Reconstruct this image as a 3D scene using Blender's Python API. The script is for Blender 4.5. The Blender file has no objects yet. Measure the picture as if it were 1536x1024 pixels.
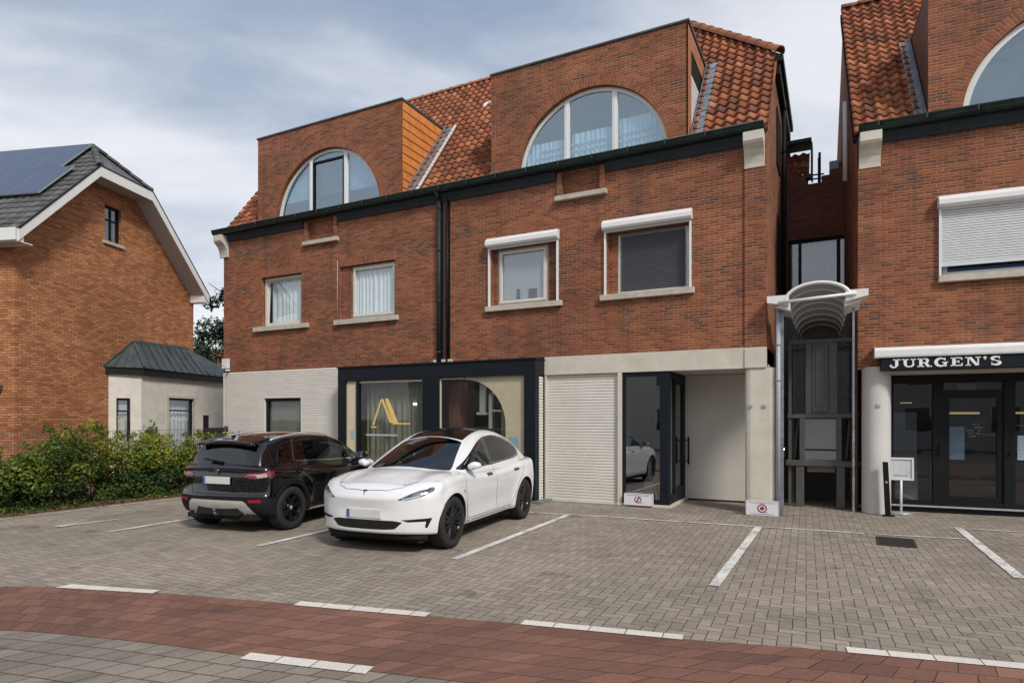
import bpy, bmesh, math, random
import numpy as np
from mathutils import Vector, Matrix
from mathutils.bvhtree import BVHTree
random.seed(7)
rng = np.random.default_rng(11)
PI = math.pi
R = math.radians
scene = bpy.context.scene
col = bpy.data.collections.new("place"); scene.collection.children.link(col)

# ------------------------------------------------------------------ camera
CAM_H = 1.75
cam_d = bpy.data.cameras.new("camera"); cam = bpy.data.objects.new("camera", cam_d)
scene.collection.objects.link(cam); scene.camera = cam
cam.location = (0, 0, CAM_H); cam.rotation_euler = (R(90), 0, R(26.97))
cam_d.sensor_width = 36; cam_d.lens = 36*947/1536; cam_d.shift_y = 117/1536
cam_d.clip_end = 3000; cam_d.clip_start = .05

# ------------------------------------------------------------------ node helpers
class X:
    """a float socket with arithmetic"""
    def __init__(s, nt, k): s.nt = nt; s.k = k
    def _m(s, op, *a):
        n = s.nt.nodes.new('ShaderNodeMath'); n.operation = op
        for i, v in enumerate((s,)+a):
            if isinstance(v, X): s.nt.links.new(v.k, n.inputs[i])
            else: n.inputs[i].default_value = v
        return X(s.nt, n.outputs[0])
    def __add__(s, o): return s._m('ADD', o)
    __radd__ = __add__
    def __sub__(s, o): return s._m('SUBTRACT', o)
    def __rsub__(s, o): return (s*-1.0)+o
    def __mul__(s, o): return s._m('MULTIPLY', o)
    __rmul__ = __mul__
    def __truediv__(s, o): return s._m('DIVIDE', o)
    def floor(s): return s._m('FLOOR')
    def fract(s): return s._m('FRACT')
    def mod(s, o): return s._m('FLOORED_MODULO', o)
    def min(s, o): return s._m('MINIMUM', o)
    def max(s, o): return s._m('MAXIMUM', o)
    def eq(s, o): return s._m('COMPARE', o, .25)
    def lt(s, o): return s._m('LESS_THAN', o)
    def gt(s, o): return s._m('GREATER_THAN', o)
    def smooth(s, a, b, c=0.0, d=1.0):
        n = s.nt.nodes.new('ShaderNodeMapRange'); n.interpolation_type = 'SMOOTHSTEP'
        s.nt.links.new(s.k, n.inputs[0])
        for i, v in enumerate((a, b, c, d)): n.inputs[i+1].default_value = v
        return X(s.nt, n.outputs[0])

class Mat:
    def __init__(s, name):
        s.m = bpy.data.materials.new(name); s.m.use_nodes = True
        s.nt = s.m.node_tree; s.b = s.nt.nodes['Principled BSDF']; s.out = s.nt.nodes['Material Output']
    def new(s, t, **kw):
        n = s.nt.nodes.new(t)
        for k, v in kw.items(): setattr(n, k, v)
        return n
    def link(s, a, b): s.nt.links.new(a.k if isinstance(a, X) else a, b)
    def uv(s):
        n = s.new('ShaderNodeUVMap'); p = s.new('ShaderNodeSeparateXYZ'); s.link(n.outputs[0], p.inputs[0])
        return X(s.nt, p.outputs[0]), X(s.nt, p.outputs[1])
    def obj(s):
        n = s.new('ShaderNodeTexCoord'); return n.outputs['Object']
    def vec(s, x, y, z=0.0):
        n = s.new('ShaderNodeCombineXYZ')
        for i, v in enumerate((x, y, z)):
            if isinstance(v, X): s.link(v, n.inputs[i])
            else: n.inputs[i].default_value = v
        return n.outputs[0]
    def white(s, v):
        n = s.new('ShaderNodeTexWhiteNoise', noise_dimensions='3D'); s.link(v, n.inputs[0]); return X(s.nt, n.outputs[0])
    def noise(s, v, scale, detail=3, rough=.55, dist=0.0):
        n = s.new('ShaderNodeTexNoise'); s.link(v, n.inputs['Vector'])
        n.inputs['Scale'].default_value = scale; n.inputs['Detail'].default_value = detail
        n.inputs['Roughness'].default_value = rough; n.inputs['Distortion'].default_value = dist
        return X(s.nt, n.outputs[0])
    def ramp(s, f, stops, interp='LINEAR'):
        n = s.new('ShaderNodeValToRGB'); s.link(f, n.inputs[0]); r = n.color_ramp; r.interpolation = interp
        while len(r.elements) < len(stops): r.elements.new(.5)
        for e, (p, c) in zip(r.elements, stops): e.position = p; e.color = (*c, 1)
        return n.outputs[0]
    def mix(s, f, a, b, mode='MIX'):
        n = s.new('ShaderNodeMix', data_type='RGBA', blend_type=mode)
        ins = [n.inputs[0], n.inputs[6], n.inputs[7]]
        for i, v in zip(ins, (f, a, b)):
            if isinstance(v, (X, bpy.types.NodeSocket)): s.link(v, i)
            elif isinstance(v, (tuple, list)): i.default_value = (*v, 1)
            else: i.default_value = v
        return n.outputs[2]
    def set(s, **kw):
        for k, v in kw.items():
            i = s.b.inputs[k.replace('_', ' ')]
            if isinstance(v, (X, bpy.types.NodeSocket)): s.link(v, i)
            elif isinstance(v, (tuple, list)): i.default_value = (*v, 1) if len(v) == 3 else v
            else: i.default_value = v
        return s
    def bump(s, h, strength=.5, dist=.01):
        n = s.new('ShaderNodeBump'); n.inputs['Strength'].default_value = strength; n.inputs['Distance'].default_value = dist
        s.link(h, n.inputs['Height']); s.link(n.outputs[0], s.b.inputs['Normal']); return s

def plain(name, c, rough=.5, metal=0.0, var=.12, scale=6.0, bump=0.0, coat=0.0, spec=None, bscale=None):
    """painted / cast surface with slight large and fine tonal variation"""
    m = Mat(name); v = m.obj()
    n = m.noise(v, scale, 5, .6)
    c0 = tuple(x*(1-var) for x in c); c1 = tuple(min(1, x*(1+var)) for x in c)
    m.set(Base_Color=m.ramp(n, [(.3, c0), (.7, c1)]), Metallic=metal, Coat_Weight=coat)
    m.set(Roughness=m.noise(v, scale*3, 3).smooth(.2, .8, max(0, rough-.08), min(1, rough+.08)))
    if spec is not None: m.set(Specular_IOR_Level=spec)
    if bump: m.bump(m.noise(v, bscale or scale*12, 4, .6), bump, .006)
    return m.m

def masonry(name, bw, bh, mort, stops, mcol, clump=.5, bump=.6, patt='bond', rough=.85, stain=.25, wob=.0, vari=.35, mvar=.3, gdist=.006, streak=0.0, streakc=(.07, .05, .04), oil=0.0):
    m = Mat(name); u, v = m.uv()
    P = m.vec(u, v)
    if wob:
        w = m.noise(P, 7.0, 3) - .5; w2 = m.noise(m.vec(u+9.1, v+4.4), 7.0, 3) - .5
        u = u + w*wob; v = v + w2*wob
    if patt == 'bond':
        r = (v/bh).floor(); off = r.mod(2.0)*.5 + m.white(m.vec(r, 3.3))*.12
        uu = u/bw + off; c = uu.floor(); fu = uu.fract()*bw; fv = (v/bh).fract()*bh
        d = fu.min(fu*-1.0+bw).min(fv.min(fv*-1.0+bh)); idv = m.vec(c, r)
    else:   # 90 degree herringbone
        i = (u/bh).floor(); j = (v/bh).floor(); fu = (u/bh).fract()*bh; fv = (v/bh).fract()*bh
        k = (i-j).mod(4.0); k0, k1, k2, k3 = k.eq(0.0), k.eq(1.0), k.eq(2.0), k.eq(3.0)
        d = (fu+k1).min((bh-fu)+k0).min((fv+k2).min((bh-fv)+k3))
        idv = m.vec(i-k1, j-k2)
    edge = m.noise(P, 60.0, 2)*.004
    mask = (d+edge).smooth(mort*.5, mort*.5+gdist)          # 0 in the joint, 1 on the unit
    rnd = m.white(idv)
    cl = m.noise(m.vec(u*.5, v*1.3), 1.1, 3)
    f = rnd*(1-clump*.5) + (cl-.5)*clump + clump*.25
    c = m.ramp(f, stops)
    fine = m.noise(P, 45.0, 5, .7)
    c = m.mix(1.0, c, m.ramp(fine, [(.25, (1-vari,)*3), (.75, (1+vari*.6,)*3)]), 'MULTIPLY')
    mc = m.mix(1.0, m.mix(m.noise(P, 1.3, 4).smooth(.35, .7), mcol, tuple(x*(1-mvar) for x in mcol)), m.ramp(fine, [(.2, (.75,)*3), (.8, (1.15,)*3)]), 'MULTIPLY')
    c = m.mix(mask, mc, c)
    st = m.noise(m.vec(u*.35, v*.35), 1.0, 5, .62)
    c = m.mix(1.0, c, m.ramp(st, [(.3, (1-stain,)*3), (.72, (1+stain*.35,)*3)]), 'MULTIPLY')
    if streak:                                   # rain streaks down the wall
        s1 = m.noise(m.vec(u*2.6, v*.22), 1.0, 5, .65); s2 = m.noise(m.vec(u*.5, v*.5+7.0), 1.0, 3)
        c = m.mix((s1*.7+s2*.5).smooth(.61, .75, 0, streak), c, streakc)
    if oil:                                      # drips, tyre scuffs and damp patches on the ground
        o1 = m.noise(m.vec(u, v), .75, 5, .7, .6); o2 = m.noise(m.vec(u*1.0+3.0, v*1.0), 3.4, 4, .65)
        c = m.mix((o1*.72+o2*.38).smooth(.555, .70, 0, oil), c, (.075, .062, .05))
        o3 = m.noise(m.vec(u*1.7+31.0, v*1.7), 1.0, 2, .4); c = m.mix(o3.smooth(.665, .72, 0, oil*1.1), c, (.05, .042, .036))
        g1 = m.noise(m.vec(u*.8+11.0, v*.8), 1.0, 4, .6); c = m.mix((mask*-1.0+1.0)*g1.smooth(.5, .66, 0, .8), c, (.075, .08, .03))
    m.set(Base_Color=c, Roughness=rough, Specular_IOR_Level=.3)
    m.bump(mask*.8 + fine*.45 + rnd*.25, bump, .008)
    return m.m

# ------------------------------------------------------------------ mesh builder
def tag(o, label=None, cat=None, group=None, kind=None):
    if label: o['label'] = label
    if cat: o['category'] = cat
    if group: o['group'] = group
    if kind: o['kind'] = kind
    return o
def thing(name, loc, rz=0.0, label=None, cat=None, group=None):
    o = bpy.data.objects.new(name, None); col.objects.link(o); o.empty_display_size = .2
    o.location = loc; o.rotation_euler = (0, 0, rz)
    return tag(o, label, cat, group)
def root_of(o):
    while o.parent: o = o.parent
    return o
def fmat(o):
    return Matrix.Translation(o.location) @ Matrix.Rotation(o.rotation_euler.z, 4, 'Z')

class MB:
    def __init__(s): s.v = []; s.f = []; s.uv = []; s.mi = []; s.sm = []
    def face(s, pts, uv=None, mi=0, smooth=False):
        i = len(s.v); s.v += [tuple(p) for p in pts]; s.f.append(tuple(range(i, i+len(pts))))
        s.uv.append(uv); s.mi.append(mi); s.sm.append(smooth); return s
    def box(s, x0, x1, y0, y1, z0, z1, mi=0, skip=''):
        p = [(x, y, z) for z in (z0, z1) for y in (y0, y1) for x in (x0, x1)]
        q = {'b': (0, 2, 3, 1), 't': (4, 5, 7, 6), 'f': (0, 1, 5, 4), 'k': (3, 2, 6, 7), 'l': (2, 0, 4, 6), 'r': (1, 3, 7, 5)}
        for k, w in q.items():
            if k not in skip: s.face([p[i] for i in w], mi=mi)
        return s
    def prism(s, pts, d, mi=0):
        """closed planar polygon (3-D) extruded by vector d"""
        a = [Vector(p) for p in pts]; b = [p+Vector(d) for p in a]; n = len(a)
        s.face(a[::-1], mi=mi); s.face(b, mi=mi)
        for i in range(n): s.face([a[i], a[(i+1) % n], b[(i+1) % n], b[i]], mi=mi)
        return s
    def bar(s, a, b, w, h=None, up=(0, 0, 1), mi=0):
        a, b = Vector(a), Vector(b); h = h or w; d = (b-a).normalized(); up = Vector(up)
        if abs(d.dot(up)) > .98: up = Vector((0, 1, 0))
        sd = d.cross(up).normalized()*(w/2); u = sd.cross(d).normalized()*(h/2)
        return s.prism([a-sd-u, a+sd-u, a+sd+u, a-sd+u], b-a, mi)
    def tube(s, path, r, n=10, mi=0, caps=True):
        path = [Vector(p) for p in path]; rings = []; prev = None
        for i, p in enumerate(path):
            d = (path[min(i+1, len(path)-1)]-path[max(i-1, 0)]).normalized()
            up = prev if prev else (Vector((0, 0, 1)) if abs(d.z) < .9 else Vector((0, 1, 0)))
            a = d.cross(up).normalized(); b = a.cross(d).normalized(); prev = b
            rr = r[i] if isinstance(r, (list, tuple)) else r
            rings.append([p+(a*math.cos(2*PI*k/n)+b*math.sin(2*PI*k/n))*rr for k in range(n)])
        for i in range(len(rings)-1):
            for k in range(n):
                s.face([rings[i][k], rings[i+1][k], rings[i+1][(k+1) % n], rings[i][(k+1) % n]], mi=mi, smooth=True)
        if caps: s.face(rings[0], mi=mi); s.face(rings[-1][::-1], mi=mi)
        return s
    def lathe(s, prof, c=(0, 0, 0), axis='z', n=32, mi=0, a0=0, a1=2*PI):
        """prof: list of (r, h) turned round an axis through c"""
        def pt(r, h, t):
            x, y = r*math.cos(t), r*math.sin(t)
            q = (x, y, h) if axis == 'z' else (x, h, y)
            return (c[0]+q[0], c[1]+q[1], c[2]+q[2])
        for i in range(len(prof)-1):
            for k in range(n):
                t0, t1 = a0+(a1-a0)*k/n, a0+(a1-a0)*(k+1)/n
                s.face([pt(*prof[i], t0), pt(*prof[i], t1), pt(*prof[i+1], t1), pt(*prof[i+1], t0)], mi=mi, smooth=True)
        return s
    def wall(s, x0, x1, z0, z1, holes=(), y=0.0, rev=.12, mi=0, back=None):
        """vertical sheet in the plane y with rectangular holes and their reveals"""
        xs = sorted({x0, x1, *[h[0] for h in holes], *[h[1] for h in holes]})
        zs = sorted({z0, z1, *[h[2] for h in holes], *[h[3] for h in holes]})
        for a, b in zip(xs, xs[1:]):
            for c, d in zip(zs, zs[1:]):
                mx, mz = (a+b)/2, (c+d)/2
                if any(h[0] < mx < h[1] and h[2] < mz < h[3] for h in holes): continue
                if mx < x0 or mx > x1 or mz < z0 or mz > z1: continue
                s.face([(a, y, c), (b, y, c), (b, y, d), (a, y, d)], mi=mi)
        for (a, b, c, d) in [h[:4] for h in holes]:
            s.face([(a, y, c), (a, y, d), (a, y+rev, d), (a, y+rev, c)], mi=mi)
            s.face([(b, y, c), (b, y+rev, c), (b, y+rev, d), (b, y, d)], mi=mi)
            s.face([(a, y, d), (b, y, d), (b, y+rev, d), (a, y+rev, d)], mi=mi)
            s.face([(a, y, c), (a, y+rev, c), (b, y+rev, c), (b, y, c)], mi=mi)
        return s
    def build(s, name, mat, parent=None, world=False, M=None, bevel=0.0, weld=True, uvscale=1.0):
        V = [Vector(p) for p in s.v]
        if M is not None: V = [M @ p for p in V]
        if world and parent is not None:
            Mi = fmat(root_of(parent)).inverted(); V = [Mi @ p for p in V]
        me = bpy.data.meshes.new(name); me.from_pydata(V, [], s.f)
        uvl = me.uv_layers.new(name='UVMap').data
        k = 0
        for fi, f in enumerate(s.f):
            uv = s.uv[fi]
            if uv is None:
                pts = [V[i] for i in f]; n = Vector((0, 0, 0))
                for a in range(len(pts)):
                    n += (pts[a]-pts[0]).cross(pts[(a+1) % len(pts)]-pts[0])
                if n.length > 0: n.normalize()
                if abs(n.z) > .8: uv = [(p.x, p.y) for p in pts]
                elif abs(n.y) >= abs(n.x): uv = [(p.x, p.z) for p in pts]
                else: uv = [(p.y, p.z) for p in pts]
            for a in uv: uvl[k].uv = (a[0]*uvscale, a[1]*uvscale); k += 1
        mats = mat if isinstance(mat, (list, tuple)) else [mat]
        for m in mats: me.materials.append(m)
        me.polygons.foreach_set('material_index', s.mi); me.polygons.foreach_set('use_smooth', s.sm)
        if weld:
            bm = bmesh.new(); bm.from_mesh(me); bmesh.ops.remove_doubles(bm, verts=bm.verts, dist=1e-5)
            bm.to_mesh(me); bm.free()
        o = bpy.data.objects.new(name, me); col.objects.link(o)
        if parent is not None: o.parent = parent
        if bevel:
            md = o.modifiers.new('bevel', 'BEVEL'); md.width = bevel; md.segments = 2; md.limit_method = 'ANGLE'; md.angle_limit = R(40)
            md.harden_normals = False
        return o

# ------------------------------------------------------------------ materials
RED = [(.0, (.065, .050, .042)), (.13, (.095, .062, .046)), (.22, (.155, .058, .036)), (.38, (.225, .070, .036)), (.58, (.285, .088, .042)), (.78, (.34, .112, .052)), (1.0, (.41, .155, .075))]
m_brick = masonry('red_brick', .195, .0545, .0075, RED, (.45, .30, .19), clump=.8, bump=.8, stain=.26, gdist=.006, streak=.38, mvar=.4)
m_brick_soldier = masonry('soldier_brick', .23, .060, .007, [(0, (.20, .068, .036)), (.5, (.28, .090, .043)), (1, (.36, .125, .058))], (.40, .27, .18), clump=.4, bump=.7)
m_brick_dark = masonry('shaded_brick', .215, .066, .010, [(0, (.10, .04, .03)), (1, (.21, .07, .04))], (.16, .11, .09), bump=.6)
ORG = [(.0, (.20, .082, .042)), (.15, (.33, .13, .062)), (.4, (.50, .20, .090)), (.7, (.64, .27, .125)), (1, (.76, .39, .20))]
m_brick_orange = masonry('orange_brick', .225, .066, .008, ORG, (.30, .145, .065), clump=.75, bump=1.0, wob=.05, stain=.24, gdist=.014, vari=.7, streak=.3, streakc=(.20, .08, .035))
m_paver = masonry('grey_brown_paver', .21, .105, .0065, [(0, (.275, .232, .188)), (.5, (.33, .28, .228)), (1, (.39, .335, .275))], (.095, .07, .045), clump=.5, bump=.6, patt='herring', stain=.28, oil=.32, wob=.012, vari=.24, gdist=.005)
m_redpaver = masonry('red_cycle_paver', .22, .20, .0055, [(0, (.17, .085, .062)), (.3, (.225, .108, .078)), (.7, (.27, .13, .093)), (1, (.33, .165, .12))], (.095, .07, .045), clump=.6, bump=.8, stain=.34, vari=.35, oil=.25)
m_slab = masonry('grey_slab', .22, .20, .008, [(0, (.225, .195, .158)), (.5, (.285, .245, .20)), (1, (.36, .31, .255))], (.08, .066, .038), clump=.4, bump=.8, stain=.28, vari=.35, oil=.3)
m_ground = plain('bare_ground', (.15, .135, .115), .95, var=.3, scale=.5, bump=.3)
m_soil = plain('leaf_litter', (.11, .07, .045), .95, var=.6, scale=3.0, bump=.6)
m_line = Mat('worn_road_paint'); _u, _v = m_line.uv()
_n = m_line.noise(m_line.vec(_u, _v), 24.0, 5, .7); _n2 = m_line.noise(m_line.vec(_u, _v), 3.0, 3)
m_line.set(Base_Color=m_line.mix((_n*.9+_n2*.7).smooth(.66, .84), (.36, .34, .31), (.72, .70, .66)), Roughness=.7); m_line.bump(_n, .3, .004); m_line = m_line.m
m_block = masonry('white_kerb_block', .30, .2, .008, [(0, (.70, .64, .57)), (1, (.84, .78, .71))], (.22, .18, .14), stain=.15, bump=.4)
m_cream = plain('cream_render', (.62, .59, .535), .8, var=.06, scale=1.5, bump=.15)
m_cream2 = plain('cream_concrete', (.56, .52, .44), .8, var=.12, scale=2.5, bump=.25)
m_recess = plain('grey_render', (.58, .55, .50), .75, var=.05, scale=1.2, bump=.08)
m_pillar = plain('pale_grey_render', (.55, .54, .51), .8, var=.07, scale=2, bump=.15)
m_sill = plain('sandy_stone_sill', (.46, .42, .35), .85, var=.18, scale=7, bump=.35)
m_navy = plain('navy_powder_coat', (.007, .011, .016), .5, var=.15, spec=.2)
m_black = plain('black_metal', (.008, .009, .010), .5, var=.2, spec=.2)
m_gutter = plain('dark_green_gutter', (.016, .036, .034), .42, var=.35, scale=4, metal=.1)
m_fascia = plain('slate_blue_fascia', (.018, .026, .034), .55, var=.2, spec=.3)
m_white = plain('white_upvc', (.74, .74, .73), .35, var=.04)
m_whiteb = plain('white_painted_board', (.72, .72, .70), .5, var=.06)
m_soffit = masonry('soffit_boards', 6.0, .12, .006, [(0, (.50, .49, .47)), (1, (.54, .53, .51))], (.28, .27, .26), bump=.3, vari=.05, stain=.1, rough=.6)
m_framec = plain('cream_window_frame', (.60, .575, .52), .4, var=.06)
m_alu = plain('brushed_aluminium', (.55, .56, .58), .42, metal=.6, var=.1, scale=12)
m_zinc = plain('weathered_zinc', (.24, .27, .30), .5, metal=.45, var=.35, scale=8, bump=.3)
m_dzinc = plain('dark_standing_seam', (.075, .09, .095), .5, metal=.4, var=.3, scale=3, bump=.2)
m_liftm = plain('dark_grey_steel', (.115, .113, .11), .42, metal=.35, var=.15)
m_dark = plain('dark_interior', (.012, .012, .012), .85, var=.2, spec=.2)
m_room = plain('room_wall', (.22, .21, .19), .9, var=.1)
m_gold = plain('gold_lettering', (.86, .58, .20), .4, metal=.15, var=.08)
m_letter = plain('white_lettering', (.80, .80, .80), .5, var=.03)
m_net = plain('net_curtain', (.74, .77, .79), .9, var=.05)
m_beige = plain('beige_drape', (.50, .46, .34), .9, var=.08)
m_sand = plain('sand_panel', (.62, .52, .36), .6, var=.05)
m_blind = plain('grey_blind', (.42, .45, .48), .6, var=.05)
m_dblind = plain('charcoal_slats', (.085, .092, .105), .5, var=.1)
m_shutter = plain('pale_roller_shutter', (.62, .64, .66), .45, var=.05)
m_wood = plain('varnished_orange_boards', (.58, .20, .045), .45, var=.22, scale=5, bump=.2)
m_brown = plain('brown_board', (.12, .05, .03), .6, var=.3)
m_plastic = plain('white_plastic', (.70, .71, .73), .3, var=.03)
m_maroon = plain('maroon_print', (.28, .02, .045), .5, var=.1)
m_greyprint = plain('grey_print', (.30, .27, .30), .5)
m_bluep = plain('blue_film', (.30, .42, .55), .5)
m_mirrorish = plain('polished_steel', (.5, .5, .5), .15, metal=1.0)

def glass(name, tint=(.85, .9, .9), base_refl=.10, gc=(.92, .95, 1, 1), rough=.012, fres=1.25, wob=.06):
    m = Mat(name); nt = m.nt; nt.nodes.remove(m.b)
    tr = m.new('ShaderNodeBsdfTransparent'); tr.inputs[0].default_value = (*tint, 1)
    gl = m.new('ShaderNodeBsdfGlossy'); gl.inputs['Roughness'].default_value = rough; gl.inputs[0].default_value = gc
    fr = m.new('ShaderNodeLayerWeight'); fr.inputs[0].default_value = .5
    bp = m.new('ShaderNodeBump'); bp.inputs['Strength'].default_value = wob; bp.inputs['Distance'].default_value = .02
    nz = m.noise(m.obj(), 1.6, 2); m.link(nz, bp.inputs['Height']); m.link(bp.outputs[0], gl.inputs['Normal'])
    f = (X(nt, fr.outputs['Facing'])._m('POWER', 5.0)*fres*.8 + (base_refl+.035)).min(1.0)
    mx = m.new('ShaderNodeMixShader'); m.link(f, mx.inputs[0]); m.link(tr.outputs[0], mx.inputs[1]); m.link(gl.outputs[0], mx.inputs[2])
    m.link(mx.outputs[0], m.out.inputs[0]); return m.m
m_glass = glass('window_glass', base_refl=.13)
m_glass_sky = glass('dormer_glass', (.62, .78, .86), base_refl=.27, gc=(.70, .86, 1, 1), wob=.25)
m_glass_e = glass('entrance_glass', (.55, .6, .62), base_refl=.22)
m_glass_d = glass('dark_shop_glass', (.55, .58, .6), base_refl=.05)
m_glass_s = glass('shopfront_glass', (.9, .92, .9), base_refl=.03)
m_glass_f = glass('frosted_panel', (.75, .8, .82), base_refl=.35, rough=.25)
m_carglass = glass('car_glass', (.30, .36, .35), base_refl=.06, wob=.0)
m_cardark = glass('tinted_car_glass', (.035, .037, .04), base_refl=.05, wob=.0)

def emit(name, c, s):
    m = Mat(name); m.set(Base_Color=c, Emission_Color=c, Emission_Strength=s); return m.m
m_lamp = emit('lit_warm_lamp', (1.0, .70, .32), .45)
m_lampw = emit('lit_white_lamp', (1.0, .95, .85), 3.0)

def tile_mat(name, stops, moss=(.07, .06, .04), msc=.5, rough=.75):
    m = Mat(name); u, v = m.uv(); P = m.vec(u, v)
    r = m.white(m.vec(u.floor(), v.floor())); c = m.ramp(r, stops)
    n = m.noise(P, .9, 5, .65); fine = m.noise(P, 9.0, 4, .7)
    c = m.mix(1.0, c, m.ramp(fine, [(.25, (.72,)*3), (.8, (1.18,)*3)]), 'MULTIPLY')
    c = m.mix((n+fine*.35).smooth(.66, .86, 0, msc), c, moss)
    m.set(Base_Color=c, Roughness=rough, Specular_IOR_Level=.35); m.bump(fine, .25, .006); return m.m
m_tile = tile_mat('orange_clay_pantile', [(0, (.17, .056, .029)), (.4, (.27, .086, .040)), (.8, (.37, .122, .052)), (1, (.46, .18, .09))], msc=.75)
m_slate = tile_mat('grey_roof_tile', [(0, (.07, .072, .075)), (1, (.15, .15, .15))], moss=(.09, .09, .07))

def pantiles(u0, u1, v0, v1, tw, th, amp=.034, step=.036, nu=8, clip=None, curve='S'):
    """bmesh-made field of tiles in (u, v, height) coordinates; returns verts/faces/uvs"""
    nc = int(round((u1-u0)/tw)); nr = int(math.ceil((v1-v0)/th)); mb = MB()
    prof = []
    for k in range(nu+1):
        t = k/nu
        if curve == 'S': h = amp*(math.cos(2*PI*(t-.22)) * (1.0 if t < .5 else .8))
        else: h = 0.0
        prof.append(h)
    prof[-1] = prof[0] if curve == 'S' else 0
    jr = random.Random(5)
    for r in range(nr):
        for c in range(nc):
            a = u0+c*tw; b = v0+r*th; dj = jr.uniform(-.004, .004); dv = jr.uniform(-.008, .008)
            for k in range(nu):
                ua, ub = a+tw*k/nu, a+tw*(k+1)/nu; ha, hb = prof[k], prof[k+1]
                top = b+th+.012
                lo0 = (ua, b+dv, ha+step+dj); lo1 = (ub, b+dv, hb+step+dj)
                uv = [(c+k/nu*.98+.01, r+.01), (c+(k+1)/nu*.98+.01, r+.01), (c+(k+1)/nu*.98+.01, r+.98), (c+k/nu*.98+.01, r+.98)]
                mb.face([lo0, lo1, (ub, top, hb), (ua, top, ha)], uv=uv, smooth=True)
                mb.face([(ua, b+dv, ha-.012), (ub, b+dv, hb-.012), lo1, lo0], uv=[(c+.4, r+.02)]*4)
    return mb
def place_tiles(mb, org, U, V, name, mat, parent, clips=()):
    """map (u,v,h) into the thing's frame, then cut away what lies beyond the clip lines ((u,v),(nu,nv)): keep the side n points away from"""
    bm = bmesh.new(); lay = bm.loops.layers.uv.new('UVMap')
    vs = [bm.verts.new(p) for p in mb.v]
    for f, uv, sm in zip(mb.f, mb.uv, mb.sm):
        bf = bm.faces.new([vs[i] for i in f]); bf.smooth = sm
        for l, q in zip(bf.loops, uv): l[lay].uv = q
    for (co, no) in clips:
        bmesh.ops.bisect_plane(bm, geom=bm.verts[:]+bm.edges[:]+bm.faces[:], plane_co=(co[0], co[1], 0), plane_no=(no[0], no[1], 0), clear_outer=True)
    bmesh.ops.remove_doubles(bm, verts=bm.verts, dist=1e-4)
    U, V, org = Vector(U).normalized(), Vector(V).normalized(), Vector(org); N = U.cross(V).normalized()
    for v in bm.verts: v.co = org+U*v.co.x+V*v.co.y+N*v.co.z
    me = bpy.data.meshes.new(name); bm.to_mesh(me); bm.free(); me.materials.append(mat)
    o = bpy.data.objects.new(name, me); col.objects.link(o); o.parent = parent; return o

def curtain(mb, x0, x1, z0, z1, y, amp=.03, wl=.11, mi=0, n=None):
    n = n or int((x1-x0)/wl*6); pts = []
    for i in range(n+1):
        t = i/n; x = x0+(x1-x0)*t
        yy = y+amp*math.sin(2*PI*(x-x0)/wl+1.3*math.sin(x*7))+amp*.4*math.sin(x*31)
        pts.append((x, yy))
    for (a, b) in zip(pts, pts[1:]):
        mb.face([(a[0], a[1], z0), (b[0], b[1], z0), (b[0], b[1], z1), (a[0], a[1], z1)], mi=mi, smooth=True)
    return mb
def frame_mb(x0, x1, z0, z1, y0, y1, w=.07, mulls=(), trans=()):
    m = MB(); m.box(x0, x1, y0, y1, z1-w, z1).box(x0, x1, y0, y1, z0, z0+w)
    m.box(x0, x0+w, y0, y1, z0+w, z1-w).box(x1-w, x1, y0, y1, z0+w, z1-w)
    for c in mulls: m.box(c-w*.45, c+w*.45, y0+.004, y1-.004, z0+w, z1-w)
    for c in trans: m.box(x0+w, x1-w, y0+.006, y1-.006, c-w*.35, c+w*.35)
    return m
def pane_mb(x0, x1, z0, z1, y):
    return MB().face([(x0, y, z0), (x1, y, z0), (x1, y, z1), (x0, y, z1)])
# ================================================================== the middle building (frame: local y = 0 is the street face)
def ribbed(mb, x0, x1, z0, z1, y, pitch=.06, dep=.012, holes=()):
    n = int(round((z1-z0)/pitch)); p = (z1-z0)/n
    xs = sorted({x0, x1, *[h[0] for h in holes], *[h[1] for h in holes]})
    for a, b in zip(xs, xs[1:]):
        for i in range(n):
            c, d = z0+i*p, z0+(i+1)*p
            if any(h[0] < (a+b)/2 < h[1] and h[2] < (c+d)/2 < h[3] for h in holes): continue
            mb.face([(a, y-dep, c+.006), (b, y-dep, c+.006), (b, y-dep*.8, d-p*.3), (a, y-dep*.8, d-p*.3)])
            mb.face([(a, y-dep*.8, d-p*.3), (b, y-dep*.8, d-p*.3), (b, y, d), (a, y, d)])
            mb.face([(a, y, c), (b, y, c), (b, y-dep, c+.006), (a, y-dep, c+.006)])
    return mb
def arch_front(mb, x0, x1, zb, zt, c, zc, r, y=0.0, rev=.12, n=40):
    """sheet with a half-round opening, its reveal, and the wall either side"""
    P = [(c-r*math.cos(PI*i/n), zc+r*math.sin(PI*i/n)) for i in range(n+1)]
    for (a, b) in zip(P, P[1:]):
        mb.face([(a[0], y, a[1]), (b[0], y, b[1]), (b[0], y, zt), (a[0], y, zt)])
        mb.face([(a[0], y, a[1]), (a[0], y+rev, a[1]), (b[0], y+rev, b[1]), (b[0], y, b[1])])
    for s, e in ((x0, c-r), (c+r, x1)):
        if e-s > .01: mb.face([(s, y, zb), (e, y, zb), (e, y, zt), (s, y, zt)])
    return mb
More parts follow.
